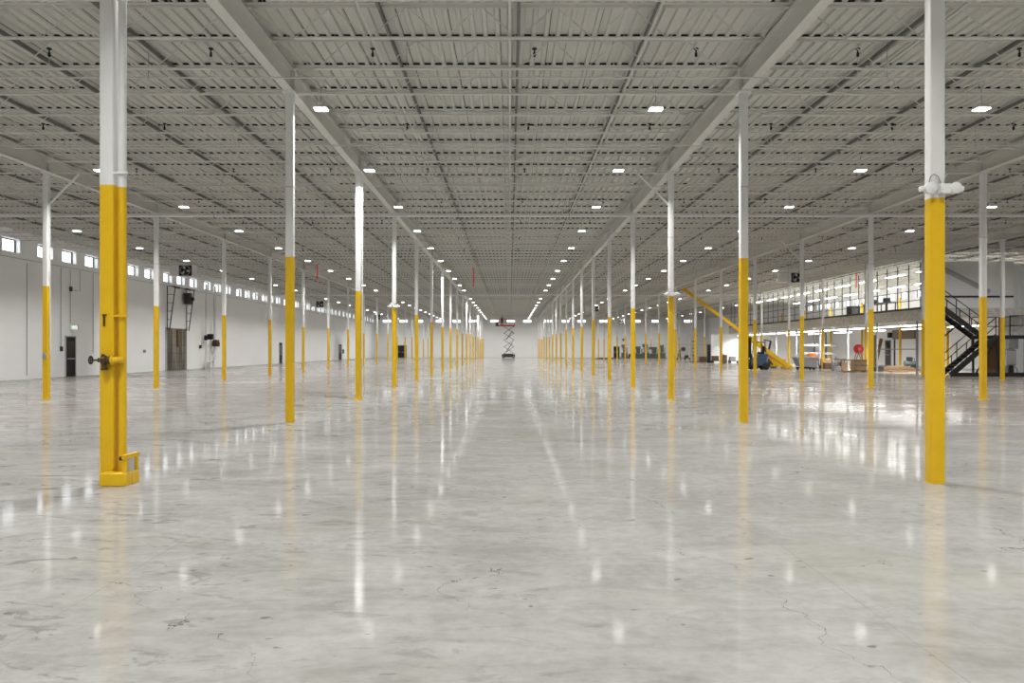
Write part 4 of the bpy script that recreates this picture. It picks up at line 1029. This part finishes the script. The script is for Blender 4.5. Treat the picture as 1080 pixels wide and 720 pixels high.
planks(PX(727,96), PX(746,96), 95.5, (3,2), 8, 'dark low pile by the narrow white rack', 'boards by the white rack', mats=('oldwood','ply'))
planks(PX(627,126), PX(659,126), 126, (3,3,2), 9, 'long low pile near the far wall', 'boards near the far wall', mats=('oldwood','ply','carton'))
# machines by the far wall
def machine(px, w_, h_, d, label, top=True):
    x = PX(px,d); t = thing('machine_tool', label, 'machine', (x,d,0), 'machines by the far wall')
    MB().bbox(x-w_*.5,x+w_*.5,d-.5,d+.5,.0,h_*.38,.05).build('base', 'green', t)
    MB().bbox(x-w_*.18,x+w_*.22,d-.35,d+.45,h_*.38,h_,.05).build('column', 'green', t)
    if top: MB().bbox(x-w_*.48,x+w_*.24,d-.55,d+.3,h_*.78,h_*1.0+.01,.05).build('head', 'green', t)
    MB().tube((x-w_*.33,d-.2,h_*.55),(x-w_*.33,d-.2,h_*.79),.12,10).build('spindle', 'lgrey', t)
    MB().bbox(x-w_*.46,x+w_*.1,d-.62,d-.3,h_*.38,h_*.44,.02).build('worktable', 'grey', t)
    MB().bbox(x+w_*.30,x+w_*.46,d-.45,d-.2,h_*.38,h_*.8,.02).build('control_box', 'grey', t)
machine(658.5, 1.0, 2.3, 138, 'leftmost grey-green machine by the far right wall, T-shaped')
machine(673, 1.5, 2.0, 136, 'second grey-green machine from the left by the far wall')
machine(681, 1.2, 2.4, 138, 'middle grey-green machine by the far wall')
machine(690, 1.6, 1.9, 135, 'fourth grey-green machine from the left by the far wall')
machine(698, 1.1, 2.2, 137, 'rightmost grey-green machine by the far wall')
for px, py, rr, lab in ((657.5,358.2,.24,'small dark round fan on the far wall'), (720.5,368,.42,'larger grey round fan on the far wall at right')):
    x, z = PX(px,YF), PZ(py,YF); t = thing('wall_fan', lab, 'fan', (x,YF,z))
    MB().lathe((x,YF-.12,z),[(rr,.119),(rr,-.02),(rr*.9,-.05),(rr*.85,.0),(0,.05)],20,'Y').build('shroud', 'grey', t); fb = MB()
    for k in range(4):
        a = math.radians(90*k+20); fb.prism([(x,z),(x+rr*.8*math.cos(a),z+rr*.8*math.sin(a)),(x+rr*.8*math.cos(a+.6),z+rr*.8*math.sin(a+.6))],YF-.17,YF-.16)
    fb.build('blades', 'darkmetal', t)
MB().tube((PX(655,YF),YF-.03,PZ(363.2,YF)),(XR-.1,YF-.03,PZ(363.2,YF)),.03,6).top('wall_pipe', 'lgrey', 'horizontal pipe along the far wall above the machines', 'pipe')
# desks and boxes on the mezzanine
def desk(y, label):
    x = 25.9; t = thing('work_bench', label, 'bench', (x,y,MZ1), 'benches on the mezzanine')
    MB().box(x-.35,x+.35,y-.8,y+.8,MZ1+.70,MZ1+.75).build('tabletop', 'darkmetal', t)
    for sx in (-.3,.3):
        for sy in (-.7,.7): MB().box(x+sx-.03,x+sx+.03,y+sy-.03,y+sy+.03,MZ1,MZ1+.70).build('leg', 'darkmetal', t)
    MB().bbox(x-.2,x+.2,y-.3,y+.1,MZ1+.75,MZ1+1.05,.03).build('vise_box', 'darkmetal', t)
desk(55.5, 'dark work bench at the mezzanine edge, nearer one'); desk(57.6, 'dark work bench at the mezzanine edge, farther one')
MB().bbox(25.4,26.1,60.0,60.9,MZ1+.001,MZ1+.75,.04).top('storage_box', 'darkmetal', 'dark box on the mezzanine edge left of the benches', 'box')
def box_thing(px, d, w_, dp, h, mat, label, name='storage_box'):
    x = PX(px,d); t = thing(name, label, 'box', (x,d,0))
    MB().bbox(x-w_/2,x+w_/2,d-dp/2,d+dp/2,.001,h,.02).build('body', mat, t)
    MB().bbox(x-w_/2-.02,x+w_/2+.02,d-dp/2-.02,d+dp/2+.02,h+.0005,h+.05,.01).build('lid', mat, t)
box_thing(925, 55.4, .7, .5, .32, 'darkmetal', 'low black box between the brown crate and the timber pile')
box_thing(889, 59, .55, .5, .55, 'carton', 'small brown box on the floor left of the brown crate')
box_thing(873, 62, .6, .5, .42, 'oldwood', 'dark wooden box on the floor before the steel rack')
box_thing(882, 57.2, .5, .45, .26, 'grey', 'low grey box on the floor near the dark sawhorses')
box_thing(741, 93.5, .8, .6, .62, 'oldwood', 'dark wooden box right of the narrow white rack')
box_thing(763, 89.2, .7, .6, .85, 'oldwood', 'dark wooden box standing before the white end partition')
planks(25.6, 28.0, 54.4, (2,), 12, 'loose pair in front of the timber pile', 'loose boards before the timber pile', mats=('wood','oldwood'))
